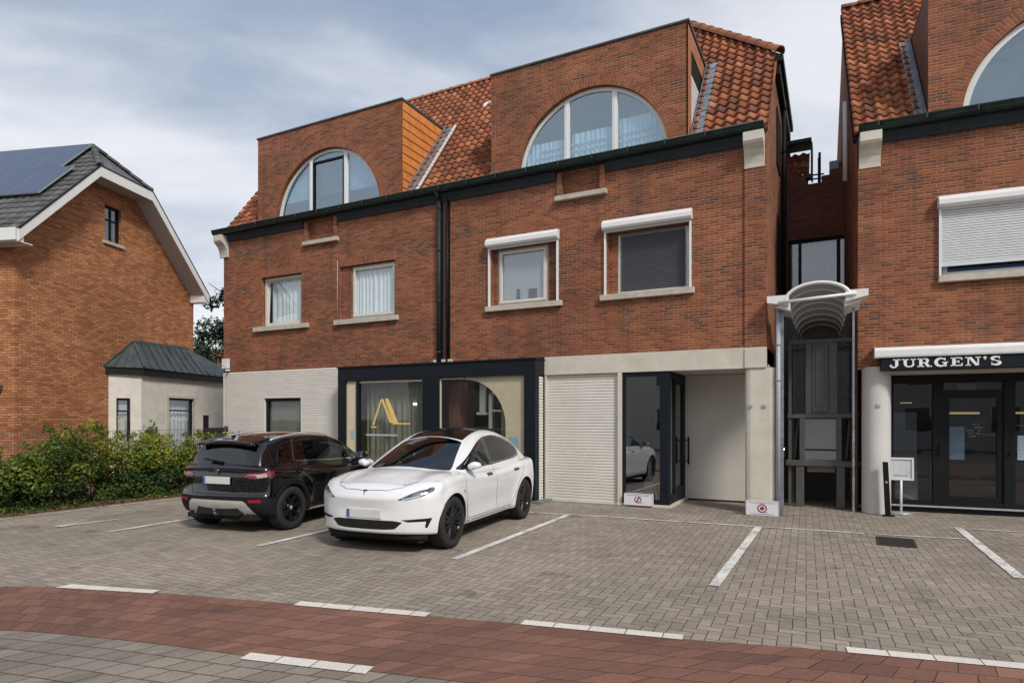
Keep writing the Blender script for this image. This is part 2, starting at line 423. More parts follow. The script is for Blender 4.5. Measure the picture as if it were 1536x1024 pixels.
def arch_ring(mb, c, zc, r, w, y=-.004, n=72, a0=0.0, a1=PI, t=.05):
    for i in range(n):
        p, q = a0+(a1-a0)*i/n, a0+(a1-a0)*(i+1)/n
        f = lambda a, rr, yy: (c-rr*math.cos(a), yy, zc+rr*math.sin(a))
        uv = [(.008, p*r), (.008, q*r), (w-.008, q*r), (w-.008, p*r)]
        mb.face([f(p, r, y), f(q, r, y), f(q, r+w, y), f(p, r+w, y)], uv=uv)
        mb.face([f(p, r, y), f(p, r, y+t), f(q, r, y+t), f(q, r, y)], uv=[(0.01, p*r), (.05, p*r), (.05, q*r), (.01, q*r)])
    return mb
def arch_window(parent, c, zc, r, y, mulls, matf, fw=.075):
    m = MB(); n = 48; f = lambda a, rr, yy: (c-rr*math.cos(a), yy, zc+rr*math.sin(a))
    for i in range(n):
        p, q = PI*i/n, PI*(i+1)/n
        m.face([f(p, r-fw, y), f(q, r-fw, y), f(q, r, y), f(p, r, y)])
        m.face([f(p, r-fw, y), f(p, r-fw, y+.07), f(q, r-fw, y+.07), f(q, r-fw, y)])
    m.box(c-r+.02, c+r-.02, y-.01, y+.06, zc+.0, zc+.10)
    for mx in mulls:
        h = math.sqrt((r-.03)**2-(mx-c)**2)
        m.box(mx-.055, mx+.055, y-.004, y+.07, zc+.08, zc+h)
        m.box(mx-.015, mx+.015, y-.012, y-.003, zc+.08, zc+h-.02)
    w = m.build('arched_window', matf, parent)
    P = [f(PI*i/n, r-.02, y+.035) for i in range(n+1)]
    g = MB().face(P[::-1]); g.build('pane', m_glass_sky, w); return w
def ridge_caps(mb, a, b, r=.105, ln=.34, n=8):
    a, b = Vector(a), Vector(b); L = (b-a).length; k = max(1, int(round(L/ln))); d = (b-a)/k; dn = d.normalized()
    sd = dn.cross(Vector((0, 0, 1))).normalized(); up = sd.cross(dn).normalized()
    for i in range(k):
        p = a+d*i; q = p+d*1.08
        for j in range(n):
            t0, t1 = PI*j/n, PI*(j+1)/n
            w = lambda o, t, rr: o+sd*math.cos(t)*rr+up*math.sin(t)*rr
            r0, r1 = r*1.12, r*.94
            mb.face([w(p, t0, r0), w(p, t1, r0), w(q, t1, r1), w(q, t0, r1)], uv=[(i+.3, .3), (i+.4, .3), (i+.4, .9), (i+.3, .9)], smooth=True)
            mb.face([w(p, t0, r0), w(p, t0, r0-.02), w(p, t1, r0-.02), w(p, t1, r0)], uv=[(i+.3, .3)]*4)
    return mb
def gutter_mb(x0, x1, y0, z1, r=.075):
    """half-round gutter with a rolled front lip, its centre r behind the front"""
    n = 10; yc = y0+r; P = [(yc+r*math.cos(PI+PI*i/n), z1-.03+r*1.25*math.sin(PI+PI*i/n)) for i in range(n+1)]
    P = [(y0-.006, z1)]+P+[(yc+r, z1)]; m = MB()
    for (a, b) in zip(P, P[1:]):
        m.face([(x0, *a), (x1, *a), (x1, *b), (x0, *b)], smooth=True)
    m.tube([(x0, y0+.004, z1), (x1, y0+.004, z1)], .017, 8)
    for x in (x0, x1): m.face([(x, *p) for p in P])
    m.face([(x0, y0, z1-.03), (x1, y0, z1-.03), (x1, y0+2*r, z1-.03), (x0, y0+2*r, z1-.03)])
    k = int((x1-x0)/.75)
    for i in range(k):
        x = x0+.3+i*.75; m.box(x, x+.025, y0-.02, y0+.0, z1-.08, z1+.012)
    return m
def bracket_mb(x0, x1, z0=6.43, z1=7.03, d=.27):
    prof = [(0, z0), (-.05, z0), (-.055, z0+.08), (-.08, z0+.2), (-.14, z0+.31), (-.22, z0+.38), (-d+.02, z0+.40), (-d+.02, z0+.43), (-d, z0+.43), (-d, z1), (0, z1)]
    return MB().prism([(x0, y, z) for y, z in prof], (x1-x0, 0, 0))
def roller_box(parent, x0, x1, z1, zs, name='shutter_box'):
    prof = [(0, z1-.21), (-.14, z1-.21), (-.17, z1-.17), (-.17, z1-.09), (-.10, z1-.01), (0, z1)]
    m = MB().prism([(x0, y, z) for y, z in prof], (x1-x0, 0, 0))
    o = m.build(name, m_white, parent, bevel=.004)
    r = MB()
    for x in (x0+.02, x1-.055): r.box(x, x+.035, -.055, .0, zs, z1-.212)
    r.box(x0+.055, x1-.055, -.05, -.01, z1-.245, z1-.212)
    r.build('guide_rail', m_white, parent); return o

mc = thing('brick_building', (-8.45, 12.55, 0), 0, 'long two bay red brick building with two half-round dormer windows above the parked cars', 'building')
def mb_main(m, name, mat, parent=None, **k):          # main building meshes are written in x of the place, y from the street face
    o = m.build(name, mat, parent or mc, M=Matrix.Translation((8.45, 0, 0)), **k); return o
class Shift:                                          # lets shared helpers build in the same frame
    pass
_b = MB.build
def build_shift(s, name, mat, parent=None, M=None, **k):
    if M is None and parent is not None and root_of(parent) is mc: M = Matrix.Translation((8.45, 0, 0))
    return _b(s, name, mat, parent, M=M, **k)
MB.build = build_shift

XL, XR = -15.78, -1.10; ZB, ZE = 3.10, 7.07
DORM = [(-14.38, -9.41, -11.885, 1.80, 9.58), (-6.91, -2.53, -4.575, 1.66, 9.53)]
W = [(-14.24, -12.74, 4.32, 5.70), (-11.39, -9.62, 4.31, 5.69), (-6.91, -5.31, 4.30, 5.60), (-4.17, -2.48, 4.32, 5.60)]
NIC = [(-12.60, -11.43), (-5.30, -4.19)]
m = MB()
holes = list(W)+[(NIC[0][0]+.13, NIC[0][1]-.13, 6.46, 7.0), (NIC[1][0]+.13, NIC[1][1]-.13, 6.50, 7.0)]
m.wall(XL, XR, ZB, ZE, holes, 0.0, .14)
for (x0, x1, c, r, zt) in DORM: arch_front(m, x0, x1, ZE, zt, c, 7.07, r)
for h in holes[4:]: m.face([(h[0], .07, h[2]), (h[1], .07, h[2]), (h[1], .07, h[3]), (h[0], .07, h[3])])
# side and rear walls
def gable(x):
    m.face([(x, 0, 0 if x > -5 else 0), (x, 7.2, 0), (x, 7.2, 7.1), (x, 5.4, 9.45), (x, 1.8, 9.45), (x, 0, 7.1)])
gable(XL)
m.face([(XR, 1.56, 0), (XR, 7.2, 0), (XR, 7.2, 7.1), (XR, 5.4, 9.45), (XR, 1.8, 9.45), (XR, 1.56, 9.13)])
m.face([(XR, 0, ZB), (XR, 1.56, ZB), (XR, 1.56, 9.13), (XR, 0, 7.1)])
m.face([(XL, 7.2, 0), (XR, 7.2, 0), (XR, 7.2, 7.1), (XL, 7.2, 7.1)])
# recessed brick beside the frames (left niche of the second window)
m.box(-11.39, -11.06, .06, .14, 4.31, 5.69, skip='k')
m.box(-6.91, -6.80, .10, .18, 4.30, 5.60, skip='k'); m.box(-5.55, -5.31, .10, .18, 4.30, 5.60, skip='k')
m.box(-4.17, -3.98, .10, .18, 4.32, 5.60, skip='k')
m.box(-1.48, XR, -.035, 0, ZB, 6.44, skip='k')
for (a, b), z in zip(NIC, (6.46, 6.50)):
    m.box(a+.02, a+.13, -.055, 0, z, 7.03, skip='k'); m.box(b-.13, b-.02, -.055, 0, z, 7.03, skip='k')
mb_main(m, 'wall', m_brick)
for (x0, x1, c, r, zt) in DORM: mb_main(arch_ring(MB(), c, 7.07, r, .215, a0=.02, a1=PI-.02), 'brick_arch', m_brick_soldier)
for (a, b, z0, z1) in W[:2]:
    m = MB()
    m.face([(a-.08, -.004, z1), (b+.04, -.004, z1), (b+.04, -.004, z1+.215), (a-.08, -.004, z1+.215)], uv=[(.008, a), (.008, b+.1), (.207, b+.1), (.207, a)])
    m.face([(a-.08, -.004, z1), (a-.08, .05, z1), (b+.04, .05, z1), (b+.04, -.004, z1)], uv=[(.01, a), (.05, a), (.05, b), (.01, b)])
    mb_main(m, 'brick_lintel', m_brick_soldier)
# cornice, gutter, brackets
m = MB(); segs = [(-15.60, NIC[0][0]+.0), (NIC[0][1], NIC[1][0]), (NIC[1][1], -1.50)]
for a, b in segs: m.prism([(a, 0.0, 6.87), (a, -.045, 6.87), (a, -.06, 6.92), (a, -.115, 7.04), (a, 0.0, 7.04)], (b-a, 0, 0))
m.box(-15.8, -1.12, -.125, .03, 7.042, 7.165)
mb_main(m, 'fascia', m_fascia)
mb_main(gutter_mb(-15.97, -1.13, -.27, 7.18, .08), 'gutter', m_gutter)
mb_main(bracket_mb(-1.485, -1.13), 'stone_bracket', m_cream2, bevel=.006); mb_main(bracket_mb(-15.89, -15.56), 'stone_bracket', m_cream2, bevel=.006)
for (a, b), z in zip(NIC, (6.38, 6.42)):
    mb_main(MB().box(a-.02, b+.02, -.10, .06, z, z+.10), 'stone_ledge', m_sill, bevel=.006)
# dormer roofs, cheeks, cappings
m = MB(); sl = 1.3
for (x0, x1, c, r, zt) in DORM:
    yb = (zt-7.1)/sl
    m.box(x0-.03, x1+.03, -.03, .02, zt, zt+.035); m.box(x0, x1, .02, yb, zt-.02, zt+.02); m.box(x1-.0, x1+.03, .02, yb, zt-.02, zt+.033)
    m.box(x0-.03, x0, .02, yb, zt-.02, zt+.033)
o = mb_main(m, 'dormer_roof', m_dzinc)
for i, (x0, x1, c, r, zt) in enumerate(DORM):
    yb = (zt-7.1)/sl
    mb_main(MB().prism([(x0+.002, .01, 7.0), (x0+.002, yb, zt-.01), (x0+.002, .01, zt-.01)], (.03, 0, 0)), 'dormer_cheek', m_brown)
    if i == 0:
        m = MB(); nb = 12; z0 = 7.02; h = (zt-.04-z0)/nb
        for k in range(nb):
            a, b = z0+k*h, z0+(k+1)*h; y1 = max(.05, (a+h*.5-7.1)/sl+.03)
            m.prism([(x1+.022, .02, a), (x1+.028, .02, a), (x1+.008, .02, b+.01), (x1+.0, .02, b+.01), (x1+.0, .02, a)], (0, y1-.02, 0))
        mb_main(m, 'board_cladding', m_wood)
        mb_main(MB().prism([(x1-.03, .01, 7.0), (x1-.03, yb, zt-.03), (x1-.03, .01, zt-.03)], (.028, 0, 0)), 'dormer_cheek', m_brown)
    else:
        mb_main(MB().prism([(x1-.03, .0, 7.0), (x1-.03, yb, zt-.03), (x1-.03, .0, zt-.03)], (.025, 0, 0)), 'dormer_cheek', m_dark)
        m = MB()
        m.prism([(x1-.004, .0, zt-.06), (x1-.004, yb-.05, zt-.06), (x1-.004, yb-.35, zt-.42), (x1-.004, .28, zt-.42)], (.012, 0, 0))
        m.prism([(x1-.004, .0, 7.1), (x1-.004, .0, zt-.07), (x1-.004, .28, zt-.42), (x1-.004, .28, 7.3)], (.012, 0, 0))
        mb_main(m, 'cheek_board', plain('faded_terracotta_board', (.34, .13, .06), .7, var=.15))
        m = MB(); k = 0; z = 7.42
        while z < zt-.95:
            ye = (z-7.1)/sl+.02
            if ye > .32: m.prism([(x1+.014, .29, z), (x1+.002, .29, z+.085), (x1, .29, z+.085), (x1, .29, z)], (0, ye-.29, 0))
            z += .075
        mb_main(m, 'white_slats', m_whiteb)
def flash(x, side, zt, name='lead_flashing', w=.30):
    m = MB(); n = 14; y1 = (zt-7.1)/sl; jr = random.Random(3)
    for k in range(n):
        a, b = y1*k/n, y1*(k+1)/n+.02; j = jr.uniform(0, .012)
        up = .05+j
        P = [(x+side*.036, a, 7.1+sl*a+.17), (x+side*.04, a, 7.1+sl*a+up), (x+side*w, a, 7.1+sl*a+up+.012)]
        Q = [(x+side*.036, b, 7.1+sl*b+.15), (x+side*.04, b, 7.1+sl*b+up-.012), (x+side*(w+jr.uniform(-.02, .02)), b, 7.1+sl*b+up)]
        for i in range(2): m.face([P[i], P[i+1], Q[i+1], Q[i]])
        m.face([P[2], (P[2][0], a, P[2][2]-.06), (Q[2][0], b, Q[2][2]-.06), Q[2]])
    return mb_main(m, name, m_zinc)
flash(-9.41, 1, 9.58); flash(-2.53, 1, 9.53); flash(-6.91, -1, 9.53, w=.16); flash(-14.38, -1, 9.58, w=.16)
m = MB(); jr = random.Random(2)
for k in range(18):                                             # broken mortar fillet beside the left valley
    a = .12+k*.1
    m.bar((-9.07+jr.uniform(-.01, .01), a, 7.1+sl*a+.08), (-9.06, a+.085, 7.1+sl*(a+.085)+.08), .045, .05)
mb_main(m, 'mortar_fillet', m_whiteb)
# tiled roof
VL = math.sqrt(1+sl*sl)
def in_dormer(u, v):
    y = v/VL
    return any(x0+.02 < u < x1-.02 and y < (zt-7.1)/sl-.02 for (x0, x1, c, r, zt) in DORM)
U0, tw, th = -15.86, .2025, .245
full = pantiles(U0, U0+73*tw, 0.0, 5.9, tw, th)
flt = MB()
for f, uv, sm in zip(full.f, full.uv, full.sm):
    u = U0+(math.floor(uv[0][0])+.5)*tw; v = (math.floor(uv[0][1])+.5)*th
    if in_dormer(u, v): continue
    flt.face([full.v[i] for i in f], uv=uv, smooth=sm)
sh = 8.45
flt.v = [(p[0]+sh, p[1], p[2]) for p in flt.v]
HR = (-1.02, 2.95); HT = (-3.25, 5.85); HL = (-15.84, 2.95)
roof = place_tiles(flt, (0, 0, 7.1), (1, 0, 0), (0, 1, sl), 'roof', m_tile, mc,
    [((HR[0]+sh, 0), (1, 0)), ((HR[0]+sh, HR[1]), (2.95, 2.26)), ((HL[0]+sh, HL[1]), (-2.95, 2.26)), ((0, 5.72), (0, 1))])
m = MB(); YR, ZR = 3.49, 11.62
a, b, c, d = (-1.02, 1.8, 9.43), (-1.02, 5.4, 9.43), (-3.28, YR, ZR), (-13.58, YR, ZR)
e, f = (-15.84, 1.8, 9.43), (-15.84, 5.4, 9.43)
for P in ([a, b, c], [e, f, d], [d, c, b, (-1.02, 7.2, 7.1), (-15.84, 7.2, 7.1), f]):
    m.face(P, uv=[(p[0]*5+p[1]*5, p[2]*4) for p in P])
mb_main(m, 'rear_roof', m_tile)
m = MB(); ridge_caps(m, (-1.0, 1.78, 9.43), (-3.28, YR-.03, ZR-.03), .12); ridge_caps(m, (-3.28, YR, ZR-.04), (-13.58, YR, ZR-.04)); ridge_caps(m, (-15.84, 1.78, 9.43), (-13.58, YR, ZR-.03))
m.face([(-1.05, 1.84, 9.36), (-3.28, YR, ZR-.1), (-3.28, YR-.6, ZR-.9), (-1.05, 1.2, 8.55)], uv=[(.5, .5)]*4)
mb_main(m, 'ridge_tiles', tile_mat('mossy_ridge_tile', [(0, (.24, .09, .045)), (1, (.36, .14, .06))], msc=.9))
m = MB(); m.box(-1.1, -.93, 1.75, 5.45, 9.24, 9.40).box(-1.1, -.99, 1.8, 5.4, 9.0, 9.24)
mb_main(m, 'side_gutter', m_black, bevel=.01)
m = MB(); m.tube([(-1.03, 3.55, 9.25), (-1.03, 3.55, 4.3)], .05, 10)
for z in (5.2, 6.6, 8.0, 9.0): m.tube([(-1.03, 3.55, z), (-1.03, 3.55, z+.05)], .062, 10)
mb_main(m, 'downpipe', m_black)
mb_main(MB().box(-1.098, -1.07, 2.2, 3.1, 7.3, 8.5), 'side_window', m_dark); mb_main(MB().box(-1.098, -1.07, 2.3, 3.1, 4.7, 6.2), 'side_window', m_dark)
mb_main(MB().prism([(-8.55, 2.36, 10.22), (-8.30, 2.36, 10.24), (-8.30, 2.5, 10.42), (-8.55, 2.5, 10.40)], (0, .08, -.05)), 'roof_vent', m_whiteb)
# street downpipes between the bays
m = MB(); m.box(-8.375, -8.015, -.014, 0, ZB, 6.88)  # proud black board; the shade beside the pipes is put into its colour
mb_main(m, 'pipe_recess_shade', m_black); mb_main(MB().box(-8.20, -8.10, -.03, -.014, ZB, 6.88), 'brown_strip', plain('dark_brown_strip', (.05, .022, .014), .7))
m = MB(); m.tube([(-8.28, -.075, ZB), (-8.28, -.075, 7.0)], .05, 12); m.tube([(-8.28, -.075, 6.9), (-8.28, -.19, 7.08)], .05, 12)
for z in (3.3, 4.5, 5.7, 6.7): m.tube([(-8.28, -.075, z), (-8.28, -.075, z+.06)], .058, 12)
mb_main(m, 'downpipe', m_fascia)
mb_main(MB().tube([(-8.06, -.045, ZB), (-8.06, -.045, 7.0)], .026, 10), 'downpipe', m_black)
for a_, b_ in ((-8.43, -8.34), (-8.2, -8.12), (-8.02, -7.94)): mb_main(MB().box(a_, b_, -.10, 0, 3.07, 3.16), 'pipe_bracket', m_cream2)
mb_main(MB().tube([(-11.455, -.02, 4.32), (-11.455, -.02, 5.86)], .008, 6), 'cable_pipe', m_sill)
# upper windows
def upright(x0, x1, z0, z1, y, matf, name='window', fw=.075, sill=None, glassm=None, tilt=False, sash=True):
    w = mb_main(frame_mb(x0, x1, z0, z1, y, y+.07, fw), name, matf, bevel=.004)
    i = fw
    if sash:
        s = frame_mb(x0+i-.02, x1-i+.02, z0+i-.02, z1-i+.02, -.035, .02, .055)
        s.v = [(p[0], p[1]+y+.0, p[2]) for p in s.v]
        if tilt:                                  # bottom-hung sash, top leaning into the room
            s.v = [(p[0], p[1]+.03+(p[2]-z0)*.045, p[2]) for p in s.v]
        mb_main(s, 'sash', matf, w)
    g = pane_mb(x0+i, x1-i, z0+i, z1-i, y+.02)
    if tilt: g.v = [(p[0], p[1]+.01+(p[2]-z0)*.045, p[2]) for p in g.v]
    mb_main(g, 'pane', glassm or m_glass, w)
    if sill: mb_main(MB().box(sill[0], sill[1], -.09, y+.03, sill[2], sill[3]), 'sill', m_sill, w, bevel=.006)
    return w
def roomback(m, x0, x1, z0, z1, y0=.35, y1=2.4):
    m.box(x0-.6, x1+.6, y0, y1, z0-.8, z1+.5, skip='f')
w1 = upright(-14.22, -12.76, 4.33, 5.69, .11, m_framec, sill=(-14.49, -12.45, 4.20, 4.322), tilt=True)
mb_main(curtain(MB(), -14.15, -12.85, 4.40, 5.62, .27, .022, .16), 'net_curtain', m_net, w1)
w2 = upright(-11.06, -9.63, 4.33, 5.68, .11, m_framec, sill=(-11.53, -9.50, 4.19, 4.312))
mb_main(curtain(MB(), -10.99, -9.70, 4.40, 5.62, .19, .025, .13), 'net_curtain', m_net, w2)
w3 = upright(-6.80, -5.55, 4.32, 5.59, .13, m_framec, sill=(-7.03, -5.17, 4.185, 4.302))
m = MB()
for k in range(38): m.box(-6.72, -5.63, .175, .185, 4.40+k*.03, 4.424+k*.03)
mb_main(m, 'blind', m_blind, w3)
mb_main(MB().box(-6.35, -6.27, .16, .17, 4.40, 4.68), 'ornament', m_dark, w3); mb_main(MB().box(-6.05, -5.85, .16, .17, 4.40, 4.66), 'ornament', m_dark, w3)
roller_box(w3, -6.99, -5.24, 5.83, 4.302)
w4 = upright(-3.98, -2.50, 4.33, 5.58, .13, m_framec, sill=(-4.31, -2.40, 4.205, 4.322), sash=False)
m = MB()
for k in range(33): m.prism([(-3.93, .135, 4.38+k*.036), (-3.93, .118, 4.40+k*.036), (-3.93, .126, 4.413+k*.036)], (1.32, 0, 0))
mb_main(m, 'slatted_shutter', m_dblind, w4)
roller_box(w4, -4.245, -2.44, 5.85, 4.322)
for (x0, x1, c, r, zt), mu in zip(DORM, ((-12.48, -11.28), (-5.11, -4.04))):
    aw = arch_window(mc, c, 7.07, r-.005, .10, mu, m_white)
    if c < -10:
        mb_main(frame_mb(-12.42, -11.34, 7.17, 8.62, .095, .12, .045), 'sash', m_navy, aw)
        m = MB()
        for k in range(24): m.box(-12.30, -11.42, .26, .275, 7.80+k*.034, 7.826+k*.034)
        m.box(-12.30, -11.42, .24, .29, 7.75, 7.79)
        mb_main(m, 'blind', m_dblind, aw)
        P = [(c-1.7*math.cos(PI*k/24), .30, 7.07+1.7*math.sin(PI*k/24)) for k in range(25)]
        for a_, b_ in ((-13.6, -12.5), (-11.25, -10.1)): mb_main(MB().face([(a_, .24, 7.72), (b_, .24, 7.72), (b_, .24, 8.8), (a_, .24, 8.8)]), 'roller_blind', plain('pale_blue_blind', (.42, .52, .58), .8), aw)
    else:
        cb = curtain(MB(), -6.15, -5.17, 7.15, 7.86, .24, .02, .10); curtain(cb, -5.05, -4.10, 7.15, 7.92, .24, .02, .12); curtain(cb, -3.98, -3.0, 7.15, 8.02, .24, .02, .10)
        mb_main(cb, 'net_curtain', m_net, aw)
        m = MB()
        for k, z in enumerate((7.35, 7.52, 7.66)): m.prism([(-6.0+k*.1, .20, z), (-3.1, .20, z+.03), (-3.1, .20, z+.05), (-6.0+k*.1, .20, z+.03)], (0, .02, 0))
        mb_main(m, 'curtain_swag', m_whiteb, aw)
        mb_main(MB().box(-6.1, -3.0, .9, 3.0, 8.5, 8.56).box(-6.1, -3.0, 2.9, 3.0, 7.0, 8.5), 'room_ceiling', m_room, aw)
m = MB()
for (a, b, z0, z1) in W: roomback(m, a, b, z0, z1)
for (x0, x1, c, r, zt) in DORM: m.box(x0+.1, x1-.1, .13, 3.2, 7.0, zt-.06, skip='f')
mb_main(m, 'room_lining', m_room)
# ---------------- ground floor
SX0, SX1, SY = -11.0, -5.585, -.5
m = MB(); ribbed(m, XL+.12, SX0, 0, ZB, -.005, .062, .012, holes=[(-14.12, -12.74, .9, 2.34)])
m.wall(XL, XL+.12, 0, ZB, (), -.02); m.box(-14.14, -14.12, -.02, .2, .9, 2.36).box(-14.12, -12.74, -.02, .2, 2.34, 2.36)
m.box(-14.14, -12.74, -.03, .2, .86, .9); m.box(-12.74, -12.72, -.02, .2, .86, 2.36)
mb_main(m, 'ribbed_wall', m_cream)
wl = mb_main(frame_mb(-14.12, -12.74, .9, 2.34, .05, .12, .085), 'window', m_navy, bevel=.004)
mb_main(pane_mb(-14.05, -12.8, .97, 2.27, .09), 'pane', m_glass_d, wl)
mb_main(MB().box(-14.1, -12.76, .16, .20, .9, 2.34), 'roller_blind', m_beige, wl)
mb_main(MB().box(-15.76, -15.52, -.09, -.001, 3.22, 3.50).box(-15.68, -15.62, -.105, -.09, 3.30, 3.34), 'alarm_box', m_plastic, bevel=.012)
mb_main(MB().box(-15.56, -15.50, -.14, 0, 3.14, 3.19), 'outside_lamp', m_plastic, bevel=.01)
# black shopfront
m_olive = plain('olive_voile', (.19, .19, .14), .9, var=.1)
m_strip = emit('added_fill_strip', (1.0, .84, .62), 5.0)  # glow of the added fill strips above the shop windows
m = MB()
m.box(SX0, SX1, SY, 0, 2.70, 3.02).box(SX0-.02, SX1+.02, SY-.03, .0, 3.02, 3.055)
for a, b in ((SX0, -10.76), (-10.42, -10.36), (-8.46, -8.0), (-5.85, SX1)): m.box(a, b, SY, SY+.14, 0, 2.70)
m.box(SX0, SX1, SY+.01, SY+.14, 0, .16)
m.box(SX0, SX0+.02, SY+.14, 0, 0, 2.7)
m.box(SX1-.02, SX1, SY+.14, SY+.2, 0, 2.7).box(SX1-.05, SX1, -.06, 0, 0, 2.7)
sf = mb_main(m, 'shopfront', m_navy, bevel=.004)
m = MB(); n = 44
for k in range(n):
    z = .02+k*2.66/n; m.prism([(SX1-.03, SY+.2, z), (SX1-.012, SY+.2, z+.004), (SX1-.018, SY+.2, z+.045), (SX1-.03, SY+.2, z+.055)], (0, .24, 0))
mb_main(m, 'side_slats', m_cream, sf)
mb_main(MB().box(-5.95, -5.42, -.62, .02, 0, .045), 'threshold', m_zinc, sf)
mb_main(pane_mb(-10.36, -8.46, .16, 2.70, SY+.06), 'pane', m_glass_s, sf); mb_main(pane_mb(-8.0, -5.85, .16, 2.70, SY+.06), 'pane', m_glass_s, sf)
mb_main(MB().box(-10.76, -10.42, SY+.05, SY+.07, .16, 2.70), 'sand_panel', m_sand, sf)
mb_main(MB().box(-10.63, -10.53, SY+.045, SY+.049, 1.28, 1.48), 'film', m_bluep, sf)
m = MB(); m.box(-10.36, -8.46, SY+.045, SY+.075, 2.64, 2.675)
n = 20; R_, cx, cz = 1.02, -7.35, 1.62       # sand coloured surround with a quarter-round corner
pts = [(cx+R_*math.cos(PI/2*k/n), cz+R_*math.sin(PI/2*k/n)) for k in range(n+1)]
for (a, b) in zip(pts, pts[1:]): m.face([(a[0], SY+.08, a[1]), (-5.85, SY+.08, a[1]), (-5.85, SY+.08, b[1]), (b[0], SY+.08, b[1])])
m.face([(cx+R_, SY+.08, .16), (-5.85, SY+.08, .16), (-5.85, SY+.08, cz), (cx+R_, SY+.08, cz)])
m.face([(cx, SY+.08, cz+R_), (-5.85, SY+.08, cz+R_), (-5.85, SY+.08, 2.7), (cx, SY+.08, 2.7)]); m.box(-8.0, -7.98, SY+.04, SY+.09, .16, 2.68).box(-7.98, cx, SY+.04, SY+.09, 2.66, 2.68)
mb_main(m, 'sand_surround', m_sand, sf)
mb_main(MB().box(-6.22, -6.02, SY+.07, SY+.078, 1.15, 1.38), 'film', m_bluep, sf)
# gold mark on the glass
g = MB(); y = SY+.045
def pl(*p): g.prism([(a, y, b) for a, b in p], (0, .012, 0))
def q(px, pz): return (-10.36+(px-822)/(1185-822)*1.90, 2.66-(pz-205)/(640-205)*1.95)
pl(q(899, 438), q(909, 438), q(957, 296), q(950, 296)); pl(q(950, 296), q(960, 296), q(1018, 432), q(1003, 432))
pl(q(972, 296), q(990, 296), q(1046, 426), q(1018, 426)); pl(q(1003, 433), q(1112, 433), q(1112, 426), q(1003, 426)); pl(q(893, 452), q(921, 452), q(921, 444), q(893, 444))
mb_main(g, 'gold_logo', m_gold, sf)
mb_main(curtain(MB(), -10.34, -8.5, .2, 2.66, -.18, .022, .16), 'drape', m_olive, sf)
mb_main(MB().box(-10.15, -9.2, -.45, -.446, 1.36, 1.40), 'glass_print', m_blind, sf)
mb_main(MB().box(-8.95, -8.83, -.2, -.17, 2.10, 2.14), 'ceiling_spot', m_lampw, sf)
for x0, x1, y0 in ((-10.3, -8.55, -.34), (-7.9, -5.95, -.30), (-7.9, -6.0, .45)): mb_main(MB().box(x0, x1, y0, y0+.05, 2.76, 2.78), 'lamp_or_fill_strip', m_strip, sf)  # added strips, hidden behind the header, to brighten the drapes and interior
# interior of the second window
m = MB(); m.box(-10.95, -5.65, -.30, 4.0, .02, 2.95, skip='f')
mb_main(m, 'shop_lining', m_beige)
m = MB(); m.box(-7.98, -7.72, -.1, .3, .1, 2.62); mb_main(m, 'brown_partition', m_brown, sf)
m = MB(); m.box(-6.55, -6.3, .2, .9, .1, 2.4).box(-7.3, -6.5, .9, .94, .1, 2.6)
mb_main(m, 'cupboard', m_dark, sf)
mb_main(curtain(MB(), -7.0, -6.2, .9, 2.6, .6, .04, .15), 'drape', m_beige, sf)
m = MB(); m.box(-7.22, -7.08, .0, .06, 1.92, 2.62).box(-7.28, -7.02, -.03, .08, 1.86, 1.92).box(-6.98, -6.90, .0, .06, 1.55, 2.35).box(-6.9, -6.66, .0, .05, 1.93, 1.97)
for k in range(8):
    a, b = -6.98+k*.07, -6.98+(k+1)*.07
    m.box(a, b, .0, .06, 2.32-.0012*k*k*1.3, 2.36-.0012*k*k*1.3)
mb_main(m, 'white_fixture', m_whiteb, sf)
m = MB(); m.box(-7.4, -5.9, .05, .6, .98, 1.03).box(-7.35, -7.3, .1, .5, .1, .98); mb_main(m, 'desk', m_wood, sf)
m = MB(); m.box(-7.2, -6.78, .12, .15, 1.06, 1.36).box(-6.62, -6.18, .12, .15, 1.08, 1.38).box(-7.24, -6.9, .02, .06, 1.03, 1.42)
mb_main(m, 'screen', m_blind, sf)
# cream lintel, shutter, entrance
m = MB(); m.box(SX1, -1.10, -.03, .15, 2.712, 3.098).box(-1.48, -1.10, -.05, -.03, 2.712, 3.075)
m.box(-5.585, -5.54, -.02, .1, 0, 2.71).box(-3.945, -3.855, -.03, .1, 0, 2.71)
mb_main(m, 'cream_lintel', m_cream2, bevel=.004)
m = MB(); ribbed(m, -5.54, -3.945, .03, 2.71, .05, .061, .016); m.box(-5.54, -3.945, .0, .06, 0, .03)
mb_main(m, 'roller_shutter', m_cream)
m = MB(); m.lathe([(.0, 2.712), (.0, 2.712)], n=3)
m = MB(); pr = [(-1.48, .30), (-1.48, .06), (-1.44, .0), (-1.38, -.02), (-1.03, -.02), (-.96, .0), (-.93, .06), (-.93, .60), (-1.48, .60)]
m.prism([(a, b, 0) for a, b in pr], (0, 0, 2.71))
pil = mb_main(m, 'cream_pillar', m_cream2, bevel=.01)
for x in (-1.375, -1.13): mb_main(MB().box(x-.03, x+.03, -.05, -.02, 1.98, 2.04).box(x-.012, x+.012, -.056, -.05, 1.998, 2.02), 'wall_spotlight', m_alu, pil, bevel=.004)
m_pipe = plain('grey_pipe', (.34, .355, .37), .4, var=.06)
mb_main(MB().tube([(-.90, -.03, .0), (-.90, -.03, 3.85)], .04, 10).tube([(-.90, -.03, 2.45), (-.90, -.03, 2.5)], .046, 10).tube([(-.90, -.03, 3.1), (-.90, -.03, 3.15)], .046, 10), 'downpipe', m_pipe)
m = MB(); m.box(-2.9, -1.46, 1.55, 1.65, .0, 2.71).box(-3.85, -1.10, .10, 1.7, 2.72, 2.80); mb_main(m, 'porch_wall', m_recess)
